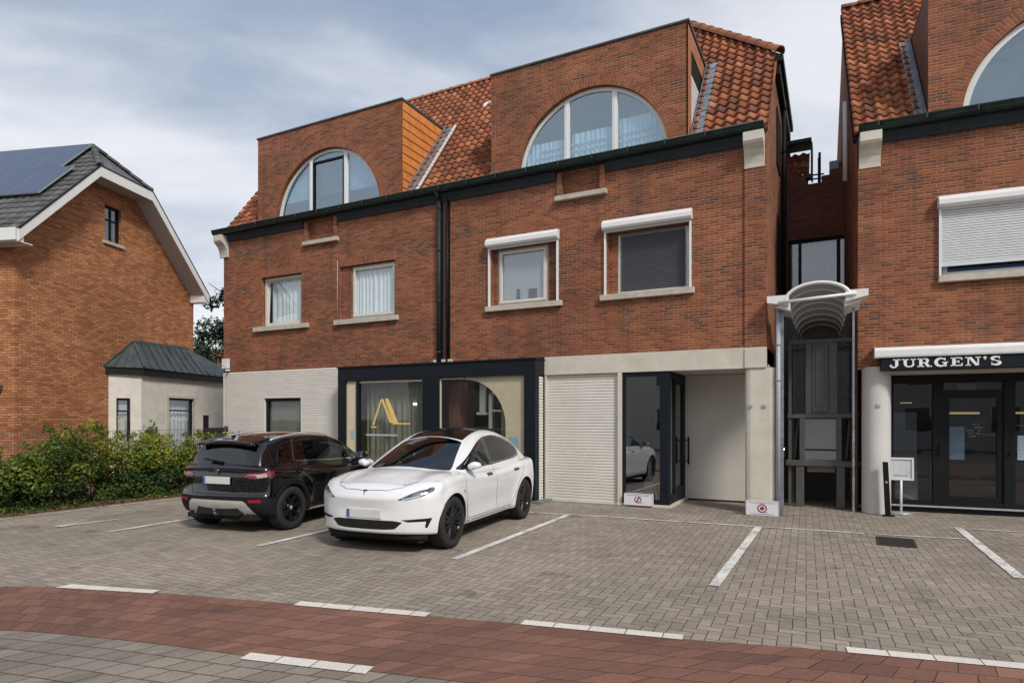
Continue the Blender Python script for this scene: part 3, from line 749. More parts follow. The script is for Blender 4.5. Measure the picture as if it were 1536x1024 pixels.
mb_main(MB().box(-2.86, -1.48, 1.53, 1.55, 0, .03), 'threshold', m_black)
m = MB(); m.box(-3.855, -3.80, .0, .1, .05, 2.70).box(-3.08, -2.90, .0, .12, .05, 2.70).box(-3.80, -3.08, .0, .1, 2.62, 2.70).box(-3.80, -3.08, .0, .1, .05, .14)
m.box(-2.97, -2.90, .12, .18, .05, 2.7).box(-2.97, -2.90, 1.42, 1.53, .05, 2.7).box(-2.97, -2.90, .18, 1.42, 2.58, 2.7).box(-2.97, -2.90, .18, 1.42, .05, .22)
en = mb_main(m, 'entrance_glazing', m_navy, bevel=.004)
mb_main(pane_mb(-3.80, -3.08, .14, 2.62, .05), 'pane', m_glass_e, en)
mb_main(MB().box(-3.95, -2.85, -.06, .14, 0, .05).box(-2.98, -2.85, .14, 1.53, 0, .05), 'threshold', m_cream2, en)
dr = mb_main(MB().box(-2.955, -2.895, .52, .60, .22, 2.58).box(-2.955, -2.895, 1.34, 1.42, .22, 2.58).box(-2.955, -2.895, .60, 1.34, 2.50, 2.58).box(-2.955, -2.895, .60, 1.34, .22, .34), 'glass_door', m_black, en)
mb_main(MB().face([(-2.93, .18, .22), (-2.93, 1.42, .22), (-2.93, 1.42, 2.58), (-2.93, .18, 2.58)]), 'pane', m_glass, en)
mb_main(MB().box(-3.12, -3.11, .2, 1.5, .1, 2.6), 'beige_screen', m_recess, en)
m = MB()
for dx, dy in ((-2.80, 1.40), (-2.82, .98)):
    m = MB(); m.tube([(dx, dy, .78), (dx, dy, 1.38)], .02, 8).tube([(-2.9, dy, .86), (dx, dy, .86)], .014, 6).tube([(-2.9, dy, 1.30), (dx, dy, 1.30)], .014, 6)
    if dy > 1.2: mb_main(m, 'door_handle', m_black, en)
mb_main(m, 'door_handle', m_black, en)
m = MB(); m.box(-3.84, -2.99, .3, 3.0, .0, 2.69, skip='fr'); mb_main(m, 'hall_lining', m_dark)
m = MB(); m.tube([(-3.42, .3, .9), (-3.44, .35, 1.15)], .02, 6); mb_main(m, 'broom', plain('yellow_plastic', (.6, .42, .03), .4), en)
mb_main(MB().lathe([(.0, .12), (.12, .12), (.14, .45), (.05, .6), (.03, .9)], c=(-3.38, .4, 0), n=14), 'bag', m_cream2, en)
# ================================================================== right-hand shop building
rb = thing('shop_building', (.41, 13.53, 0), R(3.3), 'red brick shop building with a black glazed shopfront and a nearly closed white roller shutter', 'building')
Wd = 7.0
m = MB(); m.wall(.385, Wd, 2.7, ZE, [(1.33, 2.98, 4.32, 5.52), (4.1, 5.7, 4.32, 5.52)], 0, .14)
m.box(.0, .385, -.035, .12, 2.73, 6.46, skip='k')
m.face([(0, .12, 0), (0, 7, 0), (0, 7, 7.1), (0, 3.35, 11.35), (0, 0, 7.0)])
m.face([(Wd, 0, 0), (Wd, 7, 0), (Wd, 7, 7.1), (Wd, 3.35, 11.35), (Wd, 0, 7.0)])
m.face([(0, 7, 0), (Wd, 7, 0), (Wd, 7, 7.1), (0, 7, 7.1)])
arch_front(m, 1.12, 5.74, ZE, 9.6, 3.43, 7.07, 1.80)
m.build('wall', m_brick, rb)
arch_ring(MB(), 3.43, 7.07, 1.8, .215, a0=.02, a1=PI-.02).build('brick_arch', m_brick_soldier, rb)
m = MB(); m.prism([(.4, 0, 6.87), (.4, -.045, 6.87), (.4, -.06, 6.92), (.4, -.115, 7.04), (.4, 0, 7.04)], (Wd-.4, 0, 0)); m.box(.02, Wd, -.125, .03, 7.042, 7.165)
m.build('fascia', m_fascia, rb)
gutter_mb(.0, Wd, -.27, 7.18, .08).build('gutter', m_gutter, rb)
bracket_mb(.015, .37).build('stone_bracket', m_cream2, rb, bevel=.006)
m = MB(); m.box(1.09, 5.77, -.03, .02, 9.6, 9.635).box(1.12, 5.74, .02, 1.9, 9.58, 9.62); m.build('dormer_roof', m_dzinc, rb)
MB().prism([(1.125, .01, 7.0), (1.125, 1.9, 9.58), (1.125, .01, 9.58)], (.03, 0, 0)).build('dormer_cheek', m_brown, rb)
m = MB(); jr = random.Random(9)
for k in range(14):
    a, b = 1.9*k/14, 1.9*(k+1)/14+.02
    P = [(1.10, a, 7.1+sl*a+.25), (1.08, a, 7.1+sl*a+.06), (.93, a, 7.1+sl*a+.07)]; Q = [(1.10, b, 7.1+sl*b+.23), (1.08, b, 7.1+sl*b+.05), (.93+jr.uniform(-.015, .015), b, 7.1+sl*b+.06)]
    for i in range(2): m.face([P[i], P[i+1], Q[i+1], Q[i]])
m.build('lead_flashing', m_zinc, rb)
tw, th = .2, .245
full = pantiles(-.06, -.06+36*tw, 0, 5.5, tw, th); flt = MB()
for f, uv, sm in zip(full.f, full.uv, full.sm):
    u = -.06+(math.floor(uv[0][0])+.5)*tw; v = (math.floor(uv[0][1])+.5)*th
    if 1.10 < u < 5.74 and v/VL < 1.88: continue
    flt.face([full.v[i] for i in f], uv=uv, smooth=sm)
place_tiles(flt, (0, 0, 7.1), (1, 0, 0), (0, 1, sl), 'roof', m_tile, rb, [((0, 3.35*VL), (0, 1))])
m = MB(); P = [(0, 3.35, 11.4), (Wd, 3.35, 11.4), (Wd, 7, 7.1), (0, 7, 7.1)]; m.face(P, uv=[(p[0]*5, p[1]*4) for p in P]); m.build('rear_roof', m_tile, rb)
m = MB(); ridge_caps(m, (-.05, 3.35, 11.44), (Wd, 3.35, 11.44)); m.build('ridge_tiles', bpy.data.materials['mossy_ridge_tile'], rb)
m = MB(); m.box(-.075, -.02, .4, 3.3, 7.0, 7.2)
m = MB(); m.prism([(-.07, .0, 7.0), (-.07, 3.35, 11.33), (-.07, 3.35, 11.18), (-.07, .15, 7.0)], (.05, 0, 0)); m.build('verge_board', m_dark, rb)
m = MB(); m.tube([(-.07, 1.9, 6.9), (-.07, 1.9, 8.6)], .05, 8); m.build('vent_pipe', m_white, rb)
aw = arch_window(rb, 3.43, 7.07, 1.795, .10, (2.83, 4.03), m_white, fw=.10)
m = MB(); m.box(1.3, 5.6, .13, 3.0, 7.0, 9.5, skip='f').box(.9, 6.2, .35, 2.6, 3.6, 6.0, skip='f'); m.build('room_lining', m_room, rb)
for k, (x0, x1) in enumerate(((1.33, 2.98), (4.1, 5.7))):
    w = frame_mb(x0+.03, x1-.03, 4.33, 5.52, .12, .19, .075).build('window', m_white, rb)
    pane_mb(x0+.1, x1-.1, 4.4, 5.45, .15).build('pane', m_glass, w)
    MB().box(x0-.06, x1+.06, -.09, .13, 4.205, 4.322).build('sill', m_sill, w, bevel=.006)
    roller_box(w, x0-.07, x1+.07, 5.74, 4.322)
    if k == 0:
        MB().box(x0+.11, x1-.1, .145, .149, 4.41, 4.47).build('blue_trim', plain('blue_trim_paint', (.02, .07, .20), .4), w)
    s = MB(); n = 22; z0 = 4.545; p = (5.53-z0)/n
    for i in range(n):
        z = z0+i*p; s.prism([(x0-.01, -.012, z), (x0-.01, -.026, z+.006), (x0-.01, -.026, z+p*.7), (x0-.01, -.012, z+p-.002)], (x1-x0+.02, 0, 0))
    s.box(x0-.01, x1+.01, -.03, -.01, z0-.06, z0)
    s.build('roller_shutter', m_shutter, w)
# ground floor of the shop
m = MB(); m.lathe([(.235, 0), (.235, 2.73)], c=(.31, .14, 0), n=40); m.box(.31, .56, .14, .6, 0, 2.70); m.box(.0, .55, .1, .36, 2.70, 2.73)
m.build('round_pillar', m_pillar, rb)
MB().box(.30, .36, -.115, -.085, 1.98, 2.04).build('wall_spotlight', m_alu, rb)
m = MB(); m.prism([(.244, 0, 2.87), (.244, -.30, 2.87), (.244, -.31, 2.90), (.244, -.31, 3.0), (.244, -.24, 3.06), (.244, 0, 3.07)], (Wd-.3, 0, 0)); m.box(.244, .25, -.32, 0, 2.865, 3.075)
m.build('awning_cassette', m_white, rb, bevel=.005)
m = MB(); m.box(.5, Wd, .02, .9, 2.60, 2.66); m.build('soffit', m_recess, rb)
SYB = .60
m = MB()
m.box(.55, Wd, SYB, SYB+.1, 2.44, 2.66)
for a, b in ((.55, .66), (1.30, 1.47), (2.39, 2.56), (3.6, 3.75), (4.9, 5.05), (6.9, 7.0)): m.box(a, b, SYB-.01, SYB+.1, .13, 2.44)
m.box(.55, Wd, SYB, SYB+.1, .13, .22).box(1.47, 2.39, SYB-.005, SYB+.09, 2.24, 2.30)
m.box(.55, Wd, SYB+.02, SYB+.1, 0, .10)
sfb = m.build('shopfront', m_black, rb, bevel=.004)
MB().box(.55, Wd, SYB-.03, SYB+.1, .10, .13).build('threshold', m_alu, sfb)
pane_mb(.66, 1.30, .22, 2.44, SYB+.05).build('pane', m_glass_d, sfb); pane_mb(1.47, 2.39, .22, 2.44, SYB+.05).build('pane', m_glass_d, sfb)
for a, b in ((2.56, 3.6), (3.75, 4.9), (5.05, 6.9)): pane_mb(a, b, .22, 2.44, SYB+.05).build('pane', m_glass_d, sfb)
d = frame_mb(1.475, 2.385, .225, 2.235, SYB+.02, SYB+.08, .09).build('glass_door', m_black, sfb)
MB().box(1.40, 1.425, SYB-.06, SYB-.035, 1.10, 1.32).box(1.40, 1.425, SYB-.035, SYB-.01, 1.12, 1.14).box(1.40, 1.425, SYB-.035, SYB-.01, 1.28, 1.30).box(2.47, 2.49, SYB-.05, SYB-.01, 1.10, 1.16).build('door_handle', m_black, sfb)
# things stuck on and standing behind the glass
m = MB(); m.box(2.6, 3.3, SYB+.042, SYB+.046, 1.02, 1.46)
for k in range(7): m.box(2.6, 3.3, SYB+.038, SYB+.041, 1.08+k*.055, 1.088+k*.055, mi=1)
m.build('window_notice', [m_bluep, m_greyprint], sfb)
m = MB(); m.box(1.58, 1.82, SYB+.12, SYB+.125, 1.0, 1.62); m.box(1.82, 2.1, SYB+.12, SYB+.125, 1.40, 1.68, mi=1)
jr = random.Random(4)
for k in range(16):
    x = 1.84+jr.random()*.22; z = 1.43+.055*(k % 5); m.box(x, x+.03+jr.random()*.04, SYB+.115, SYB+.119, z, z+.014, mi=2)
m.build('door_poster', [m_bluep, m_dark, m_letter], sfb)
m = MB(); m.box(.7, 1.2, 1.6, 1.65, .7, 1.9).box(.75, 1.15, 1.2, 1.5, .0, .75); m.build('display_cabinet', m_blind, sfb)
m = MB(); m.box(1.5, 3.4, 1.9, 2.3, .9, .95).box(1.5, 3.4, 1.95, 2.2, .1, .9); m.build('counter', m_brown, sfb)
m = MB()
for k in range(4): m.box(1.55+k*.45, 1.9+k*.45, 1.95, 2.2, .35+.2*(k % 2), .41+.2*(k % 2)).box(1.5+k*.5, 1.85+k*.5, 3.0, 3.2, 1.0+.2*k, 1.05+.2*k)
m.build('shelf_goods', m_blind, sfb)
m = MB(); m.box(.9, 1.1, 1.5, 1.53, 2.08, 2.10).box(1.6, 2.3, 1.8, 1.83, 1.86, 1.90).box(2.6, 3.1, 1.8, 1.83, 1.86, 1.90); m.build('lamp_or_fill_strip', m_lamp, sfb)
MB().box(1.75, 2.05, .95, .98, 2.31, 2.42).build('lit_panel', plain('warm_panel', (.5, .38, .22), .6), sfb)
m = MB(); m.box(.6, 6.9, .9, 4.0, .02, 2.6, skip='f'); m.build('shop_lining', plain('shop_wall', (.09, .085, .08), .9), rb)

# shop sign: letters built from strokes in a slab-serif hand
sg = thing('shop_sign', tuple(fmat(rb) @ Vector((2.6, -.27, 2.64))), R(3.3), 'black fascia sign with white serif lettering above the shop door', 'sign')
m = MB(); m.box(-2.25, 4.3, 0, .27, 0, .225); m.build('sign_board', m_navy, sg, bevel=.004)
L = MB(); yl = -.008
def poly(P): L.prism([(a, yl, b) for a, b in P], (0, .012, 0))
def rect(a, b, c, d): poly([(a, c), (b, c), (b, d), (a, d)])
def arcs(cx, cz, rx, rz, t0, t1, w0, w1, n=14, wm=None):
    """crescent stroke: width w0 at the ends, w1 in the middle"""
    for i in range(n):
        P = []
        for k, sgn in ((i, 1), (i+1, 1), (i+1, -1), (i, -1)):
            t = k/n; a = R(t0+(t1-t0)*t); w = (w0+(w1-w0)*math.sin(PI*t))/2
            P.append((cx+(rx+sgn*w)*math.cos(a), cz+(rz+sgn*w*.75)*math.sin(a)))
        poly(P)
Hh = .135; sw = .042; tn = .016
def serif(x, z, w=.085): rect(x-w/2, x+w/2, z, z+tn)
def gJ(x): rect(x+.085, x+.085+sw, .03, Hh); serif(x+.106, Hh-tn, .10); arcs(x+.065, .035, .042, .030, -180, 0, .022, .03); arcs(x+.028, .032, .010, .010, 0, 360, .018, .018); return .165
def gU(x):
    rect(x+.02, x+.02+sw, .045, Hh); serif(x+.041, Hh-tn, .09); rect(x+.135, x+.135+.02, .045, Hh); serif(x+.145, Hh-tn, .07)
    arcs(x+.0935, .047, .052, .037, -180, 0, .034, .026); return .19
def gR(x):
    rect(x+.02, x+.02+sw, 0, Hh); serif(x+.041, 0); serif(x+.035, Hh-tn, .08); rect(x+.06, x+.10, Hh-tn, Hh); rect(x+.06, x+.10, .058, .058+tn)
    arcs(x+.10, .0965, .026, .0305, -90, 90, .016, .042); poly([(x+.085, .062), (x+.125, .062), (x+.165, .0), (x+.12, .0)]); rect(x+.15, x+.185, 0, .014); return .195
def gG(x): arcs(x+.09, .0675, .062, .060, 45, 325, .018, .046, 22); rect(x+.125, x+.162, .0, .062); rect(x+.105, x+.178, .055, .055+tn); poly([(x+.13, .10), (x+.148, .09), (x+.148, .137), (x+.138, .137)]); return .20
def gE(x):
    rect(x+.02, x+.02+sw, 0, Hh); rect(x, x+.15, 0, tn); rect(x, x+.145, Hh-tn, Hh); rect(x+.06, x+.105, .06, .06+tn)
    rect(x+.098, x+.108, .045, .09); poly([(x+.15, .0), (x+.15, .045), (x+.138, .045), (x+.125, tn)]); poly([(x+.145, Hh), (x+.145, .095), (x+.134, .095), (x+.12, Hh-tn)]); return .175
def gN(x):
    rect(x+.022, x+.04, 0, Hh); serif(x+.031, 0, .065); serif(x+.02, Hh-tn, .06); rect(x+.142, x+.16, 0, Hh); serif(x+.151, Hh-tn, .065)
    poly([(x+.02, Hh), (x+.068, Hh), (x+.16, 0), (x+.118, 0)]); return .20
def gA(x): arcs(x+.022, .118, .012, .012, 0, 360, .02, .02, 10); poly([(x+.03, .126), (x+.042, .116), (x+.026, .082), (x+.018, .082)]); return .065
def gS(x):
    arcs(x+.075, .100, .046, .026, 30, 270, .018, .040, 16); arcs(x+.075, .034, .048, .028, -150, 90, .018, .042, 16)
    poly([(x+.112, .09), (x+.122, .09), (x+.122, .137), (x+.112, .137)]); poly([(x+.022, .0), (x+.032, .0), (x+.032, .045), (x+.022, .045)]); return .16
x = 0.0; glyphs = [gJ, gU, gR, gG, gE, gN, gA, gS]
for gfun in glyphs: x += gfun(x)+.012
scl = 1.70/x
L.v = [((p[0]*scl), p[1], p[2]*1.12+.045) for p in L.v]
L.v = [(p[0]-2.13, p[1], p[2]) for p in L.v]
L.build('lettering', m_letter, sg)

# ================================================================== passage between the buildings
lk = thing('link_building', (-.35, 16.6, 0), 0, 'narrow dark brick wall with stepped top closing the gap between the two brick buildings', 'building')
# frame: local x = place x + .35, local y = depth behind Y 16.6
m = MB(); m.wall(-.75, 1.2, 2.5, 7.35, [(-.62, .70, 4.6, 6.05)], 0, .15)
for k, (a, b, h) in enumerate(((-.75, -.42, 7.72), (-.42, -.22, 7.55), (.10, .28, 7.50), (.28, .46, 7.62), (.46, 1.2, 7.76))): m.box(a, b, 0, .2, 7.35, h)
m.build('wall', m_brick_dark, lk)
w = MB().box(-.62, -.56, .08, .15, 4.6, 6.05).box(.64, .70, .08, .15, 4.6, 6.05).box(-.62, .70, .08, .15, 5.98, 6.05).box(-.40, -.33, .08, .15, 4.6, 5.98).box(.42, .50, .08, .15, 4.6, 5.98).build('window', m_black, lk)
pane_mb(-.56, .64, 4.6, 5.98, .10).build('pane', m_glass, w)
curtain(MB(), -.33, .42, 4.6, 5.97, .22, .04, .17).build('net_curtain', m_blind, w)
MB().box(-.56, -.40, .2, .25, 4.6, 5.97).box(-.75, 1.2, .9, 1.0, 2.5, 7.3).build('room_back', m_dark, w)
m = MB(); m.box(-.74, -.20, .6, .65, 7.3, 7.75); 
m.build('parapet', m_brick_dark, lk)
place_tiles(pantiles(-.74, -.74+3*.19, 0, .75, .19, .25), (0, .4, 7.72), (1, 0, 0), (0, .55, 1), 'tile_hanging', m_tile, lk)
m = MB(); m.box(-.78, -.12, .3, .9, 8.50, 8.58).box(-.78, -.10, .25, .45, 7.58, 7.68).box(-.14, -.10, .4, .9, 7.68, 8.5); m.build('trim_board', m_fascia, lk)
ac = thing('vent_cabinet', (-.07, 17.6, 7.3), 0, 'grey metal roof cabinet with a louvre above the dark stepped wall', 'vent cabinet')
m = MB(); m.box(-.02, .33, 0, .5, .0, .88).build('casing', m_zinc, ac, bevel=.02)
MB().box(.10, .25, -.012, 0, .48, .58).box(.12, .24, -.014, 0, .60, .63).build('louvre', m_alu, ac)
an = thing('roof_aerial', (-.30, 17.3, 7.3), 0, 'thin dark aerial mast with crossbars on the stepped wall', 'aerial')
m = MB(); m.tube([(0, 0, -.1), (0, 0, 1.02)], .03, 8); m.tube([(-.03, 0, .0), (-.03, 0, .9)], .012, 6); m.build('mast', m_black, an)
m = MB()
for z, a, b in ((.50, -.32, .1), (.40, -.34, .1), (.18, -.3, .36), (.02, -.4, .3), (-.08, -.4, .32)): m.bar((a, 0, z), (b, 0, z-.02), .03)
m.build('crossbar', m_black, an)
# lift
lf = thing('platform_lift', (-.17, 14.05, 0), 0, 'dark grey steel platform lift with a frosted glass car in the narrow passage', 'lift')
m = MB()
for x in (-.62, .58): m.box(x-.03, x+.03, 0, .06, 0, 3.35)
for x in (-.43, .30): m.box(x-.075, x+.075, -.05, .06, 0, .86)
m.box(-.69, .65, -.07, .1, .82, .93).box(-.66, .63, -.03, .1, 1.78, 1.86).box(-.64, .60, -.02, .1, 3.28, 3.36)
for x in (-.39, .27): m.box(x-.05, x+.05, -.03, .05, .93, 1.78)
m.box(-.30, .20, -.01, .04, .70, .82)
m.build('frame', m_liftm, lf, bevel=.006)
m = MB(); m.box(-.33, .24, .0, .05, 1.86, 3.28).box(-.21, .08, -.03, .0, 1.90, 3.22).box(-.33, -.22, -.02, .0, 1.86, 3.28).box(.09, .24, -.02, .0, 1.86, 3.28)
m.build('panel', m_liftm, lf, bevel=.006)
pane_mb(-.34, .22, .95, 1.76, .0).build('frosted_pane', m_glass_f, lf)
for a_, b_ in ((-.59, -.34), (.24, .55)): pane_mb(a_, b_, 1.86, 3.28, .03).build('side_pane', m_glass_d, lf)
MB().box(-.15, .02, -.045, -.03, 2.0, 3.15).build('raised_panel', m_liftm, lf, bevel=.004)
m = MB(); m.box(-.33, .21, .1, .9, .93, 1.75, skip='f'); m.build('car_lining', m_net, lf); MB().box(-.34, .22, -.01, .02, 1.13, 1.16).build('rail', m_black, lf)
m = MB(); m.box(-.60, -.56, .4, .44, 0, 3.2).box(.48, .52, .4, .44, 0, 3.2); m.bar((-.55, .3, .95), (-.48, .3, 1.75), .04).bar((.40, .3, .95), (.46, .3, 1.75), .04)
m.build('guide_rail', m_liftm, lf)
m = MB(); m.box(-.78, -.70, -.1, .0, .98, 1.2); m.build('control_box', m_black, lf)
m = MB(); m.lathe([(.0, 0), (.03, .0), (.03, .015)], c=(-.74, -.13, 1.15), axis='y', n=10); m.build('button', m_lampw, lf)
pd = thing('passage_door', (-.17, 15.3, 0), 0, 'black panelled passage end wall behind the lift', 'wall')
m_pass = plain('smoky_panel', (.045, .045, .047), .45)
m = MB(); m.box(-.93, .9, 0, .05, 0, 4.4); m.build('panel', m_pass, pd)
for x in (-.62, -.46, .36, .52): MB().box(x, x+.04, -.03, 0, 0, 3.6).build('mullion', m_liftm, pd)
for z in (1.1, 2.3, 3.3): MB().box(-.9, .85, -.025, 0, z, z+.05).build('transom', m_liftm, pd)
# canopy: barrel vault tapering backwards between two white gutter blocks
cp = thing('barrel_canopy', (-.27, 12.25, 3.87), R(0), 'white barrel-vaulted canopy with curved ribs bridging the passage', 'canopy')
def vr(t):      # half width, rise, base height, depth along the vault
    return .53-.14*t, .31-.04*t, -.02-.36*t, .02+2.5*t
m = MB(); n = 20; ns = 16
def vp(t, a, d=0.0):
    h, r, b, y = vr(t); return ((h+d)*math.cos(a)*-1+.02, y, b+(r+d)*math.sin(a))
for i in range(ns):
    for k in range(n):
        a, b = PI*k/n, PI*(k+1)/n; t, u = i/ns, (i+1)/ns
        m.face([vp(t, a), vp(t, b), vp(u, b), vp(u, a)], smooth=True)
m.build('vault_sheet', plain('milky_polycarbonate', (.40, .41, .42), .35, var=.06), cp)
for j in range(8):
    t = j/7.0; m = MB(); r = .03 if j == 0 else .018
    m.tube([vp(t, PI*k/n, -.012) for k in range(n+1)], r, 8); m.build('rib', m_white, cp)
m = MB(); m.tube([(-.60, -.02, -.03), (.62, -.02, .03)], .028, 8); m.build('tie_rod', m_white, cp)
for x0, x1 in ((-.80, -.44), (.46, .80)):
    m = MB(); s = 1 if x0 > 0 else -1; o_, i_ = (x1, x0) if s > 0 else (x0, x1)
    m.prism([(i_, 0, -.09), (o_, 0, -.02), (o_, 0, .10), (i_, 0, .10)], (0, .35, 0)); m.prism([(i_-s*.02, .1, -.17), (i_+s*.24, .1, -.085), (i_-s*.02, .1, -.02)], (0, 1.0, 0))
    m.build('gutter_block', m_white, cp, bevel=.006)
m = MB(); m.box(.575, .61, .55, .585, -3.87, -.05).box(-.60, -.54, .30, .36, -3.87, -.1); m.build('post', m_zinc, cp)
m = MB(); P = [vp(1, PI*k/n) for k in range(n+1)]; m.face(P); m.build('end_panel', m_liftm, cp)

# ================================================================== left house
HX, HY = -18.494, 8.540
hs = thing('brick_house', (HX, HY, 0), R(107.0), 'orange brick house with a half-hipped roof, white bargeboards and solar panels behind the hedge', 'house')
OV = -.55
eL, kL, kR, eR = (-.40, 6.42), (2.07, 8.93), (4.08, 8.91), (6.84, 6.18)
m = MB()
m.face([(0, 0, 0), (6.77, 0, 0), (6.77, 0, 6.3), (kR[0], 0, kR[1]), (kL[0], 0, kL[1]), (0, 0, 6.6)]) if False else None
wx0, wx1, wz0, wz1 = 2.83, 3.45, 7.08, 8.16
def gz(x):
    if x < kL[0]: return 6.8+(x-0)/(kL[0])*(kL[1]-6.8)
    if x < kR[0]: return kL[1]+(x-kL[0])/(kR[0]-kL[0])*(kR[1]-kL[1])
    return kR[1]+(x-kR[0])/(6.77-kR[0])*(6.22-kR[1])
xs = [0, kL[0], wx0, wx1, kR[0], 6.77]
for a, b in zip(xs, xs[1:]):
    if a == wx0: m.face([(a, 0, 0), (b, 0, 0), (b, 0, wz0), (a, 0, wz0)]); m.face([(a, 0, wz1), (b, 0, wz1), (b, 0, gz(b)), (a, 0, gz(a))])
    else: m.face([(a, 0, 0), (b, 0, 0), (b, 0, gz(b)), (a, 0, gz(a))])
m.face([(wx0, 0, wz0), (wx0, .15, wz0), (wx0, .15, wz1), (wx0, 0, wz1)]); m.face([(wx1, 0, wz0), (wx1, .15, wz0), (wx1, .15, wz1), (wx1, 0, wz1)]); m.face([(wx0, 0, wz1), (wx1, 0, wz1), (wx1, .15, wz1), (wx0, .15, wz1)])
m.face([(0, 0, 0), (0, 11, 0), (0, 11, 6.75), (0, 0, 6.75)]); m.face([(6.77, 0, 0), (6.77, 11, 0), (6.77, 11, 6.2), (6.77, 0, 6.2)]); m.face([(0, 11, 0), (6.77, 11, 0), (6.77, 11, 6.2), (0, 11, 6.5)])
m.build('wall', m_brick_orange, hs)
w = frame_mb(wx0, wx1, wz0, wz1, .08, .14, .06, mulls=[(wx0+wx1)/2], trans=[7.75]).build('window', m_black, hs)
pane_mb(wx0, wx1, wz0, wz1, .11).build('pane', m_glass, w); MB().box(wx0-.08, wx1+.08, -.06, .1, wz0-.09, wz0).build('sill', m_sill, w)
MB().box(wx0-.3, wx1+.3, .4, 1.5, wz0-.3, wz1+.3, skip='f').build('room_lining', m_room, w)
# roof slopes in the house frame: ridge along local y
RX = 3.08; sL = 1.016; RZ = 8.93+(RX-2.07)*sL; HYr = .60
dl = 1/math.sqrt(1+sL*sL)
# left slope: u along -y, v up
def slope_tiles(e, k_in, zin, u_len, sgn):
    pass
vlen = (RX-eL[0])/dl
tl = pantiles(0, 11.4, 0, vlen+.1, .25, .30, amp=.012, step=.022, nu=4)
# U direction: +y for one side; N must point outward
o = place_tiles(tl, (eL[0], 11.4+OV, eL[1]), (0, -1, 0), (1, 0, sL), 'roof', m_slate, hs,
    [((0, vlen), (0, 1)), ((11.4, (kL[0]-eL[0])/dl), (((RX-kL[0])/dl), (HYr-OV))), ((11.4, 0), (1, 0))])
sR = (RZ-eR[1])/(eR[0]-RX)
m = MB(); P = [(eR[0], OV, eR[1]), (eR[0], 11, eR[1]), (RX, 11, RZ), (RX, HYr, RZ), (kR[0], OV, kR[1])]; m.face(P, uv=[(p[1]*4, p[0]*4) for p in P])
P = [(kL[0], OV, kL[1]+.02), (kR[0], OV, kR[1]+.02), (RX, HYr, RZ)]; m.face(P, uv=[(p[0]*4, p[1]*4) for p in P])
m.build('rear_roof', m_slate, hs)
m = MB(); ridge_caps(m, (kL[0], OV, kL[1]+.03), (RX, HYr, RZ+.03), .09); ridge_caps(m, (kR[0], OV, kR[1]+.03), (RX, HYr, RZ+.03), .09); ridge_caps(m, (RX, HYr, RZ+.03), (RX, 11, RZ+.03), .10)
m.build('ridge_tiles', m_slate, hs)
# bargeboards and soffits
m = MB(); fw = .27; pts = [eL, kL, kR, eR]
for (a, b) in zip(pts, pts[1:]):
    m.prism([(a[0], OV, a[1]+.02), (b[0], OV, b[1]+.02), (b[0], OV, b[1]-fw), (a[0], OV, a[1]-fw)], (0, -.03, 0))
m.build('bargeboard', m_whiteb, hs)
m = MB()
for (a, b) in zip(pts, pts[1:]):
    L_ = math.hypot(b[0]-a[0], b[1]-a[1]); P = [(a[0], OV, a[1]-fw+.01), (b[0], OV, b[1]-fw+.01), (b[0], .02, b[1]-fw+.01), (a[0], .02, a[1]-fw+.01)]
    m.face(P, uv=[(0, 0), (L_, 0), (L_, .57), (0, .57)])
m.build('soffit', m_soffit, hs)
m = MB()
for (a, b) in zip(pts, pts[1:]): m.bar((a[0], OV-.02, a[1]+.03), (b[0], OV-.02, b[1]+.03), .05, .03)
m.build('verge_trim', m_black, hs)
m = MB(); m.box(eL[0]-.05, eL[0]+.16, OV, 11, eL[1]-.30, eL[1]+.02).box(eL[0]-.10, eL[0]-.05, OV-.02, 11, eL[1]-.28, eL[1]+.03).box(eL[0]+.1, .0, OV+.0, 11, eL[1]-.30, eL[1]-.27)
m.box(6.60, 6.86, OV, 11, eR[1]-.28, eR[1]-.02)
m.build('eaves_gutter', m_whiteb, hs, bevel=.01)
m = MB(); m.box(-.22, 0, .35, 3.0, 2.48, 2.62); m.build('door_canopy', m_dzinc, hs)
# solar panels on the left slope: each a part
sol = plain('solar_glass', (.045, .055, .085), .12, var=.15, coat=.6)
solm = Mat('solar_cell'); u_, v_ = solm.uv()
gx = (u_/.158).fract(); gy = (v_/.158).fract(); gm = gx.smooth(.0, .05).min(gy.smooth(.0, .05))
solm.set(Base_Color=solm.mix(gm, (.20, .22, .27), (.045, .055, .095)), Roughness=.22, Coat_Weight=.5, Metallic=.0)
def sp(u, v, h):        # u = distance back from the gable, v = up the slope, h = off the tiles
    return (eL[0]+v*dl-h*sL*dl, OV+u, eL[1]+v*sL*dl+h*dl)
pw, ph = 1.00, 1.60
for row, (v0, u0, nn) in enumerate(((1.80, .68, 9), (3.42, 1.15, 9))):
    for k in range(nn):
        u = u0+k*(pw+.02); h = .13
        m = MB(); c4 = [sp(u, v0, h), sp(u+pw, v0, h), sp(u+pw, v0+ph, h), sp(u, v0+ph, h)]; d4 = [sp(u, v0, h-.04), sp(u+pw, v0, h-.04), sp(u+pw, v0+ph, h-.04), sp(u, v0+ph, h-.04)]
        m.face(c4, uv=[(0, 0), (pw, 0), (pw, ph), (0, ph)], mi=0)
        for i in range(4): m.face([c4[i], c4[(i+1) % 4], d4[(i+1) % 4], d4[i]], mi=1)
        m.face(d4, mi=1)
        m.build('solar_panel', [solm.m, m_alu], hs)
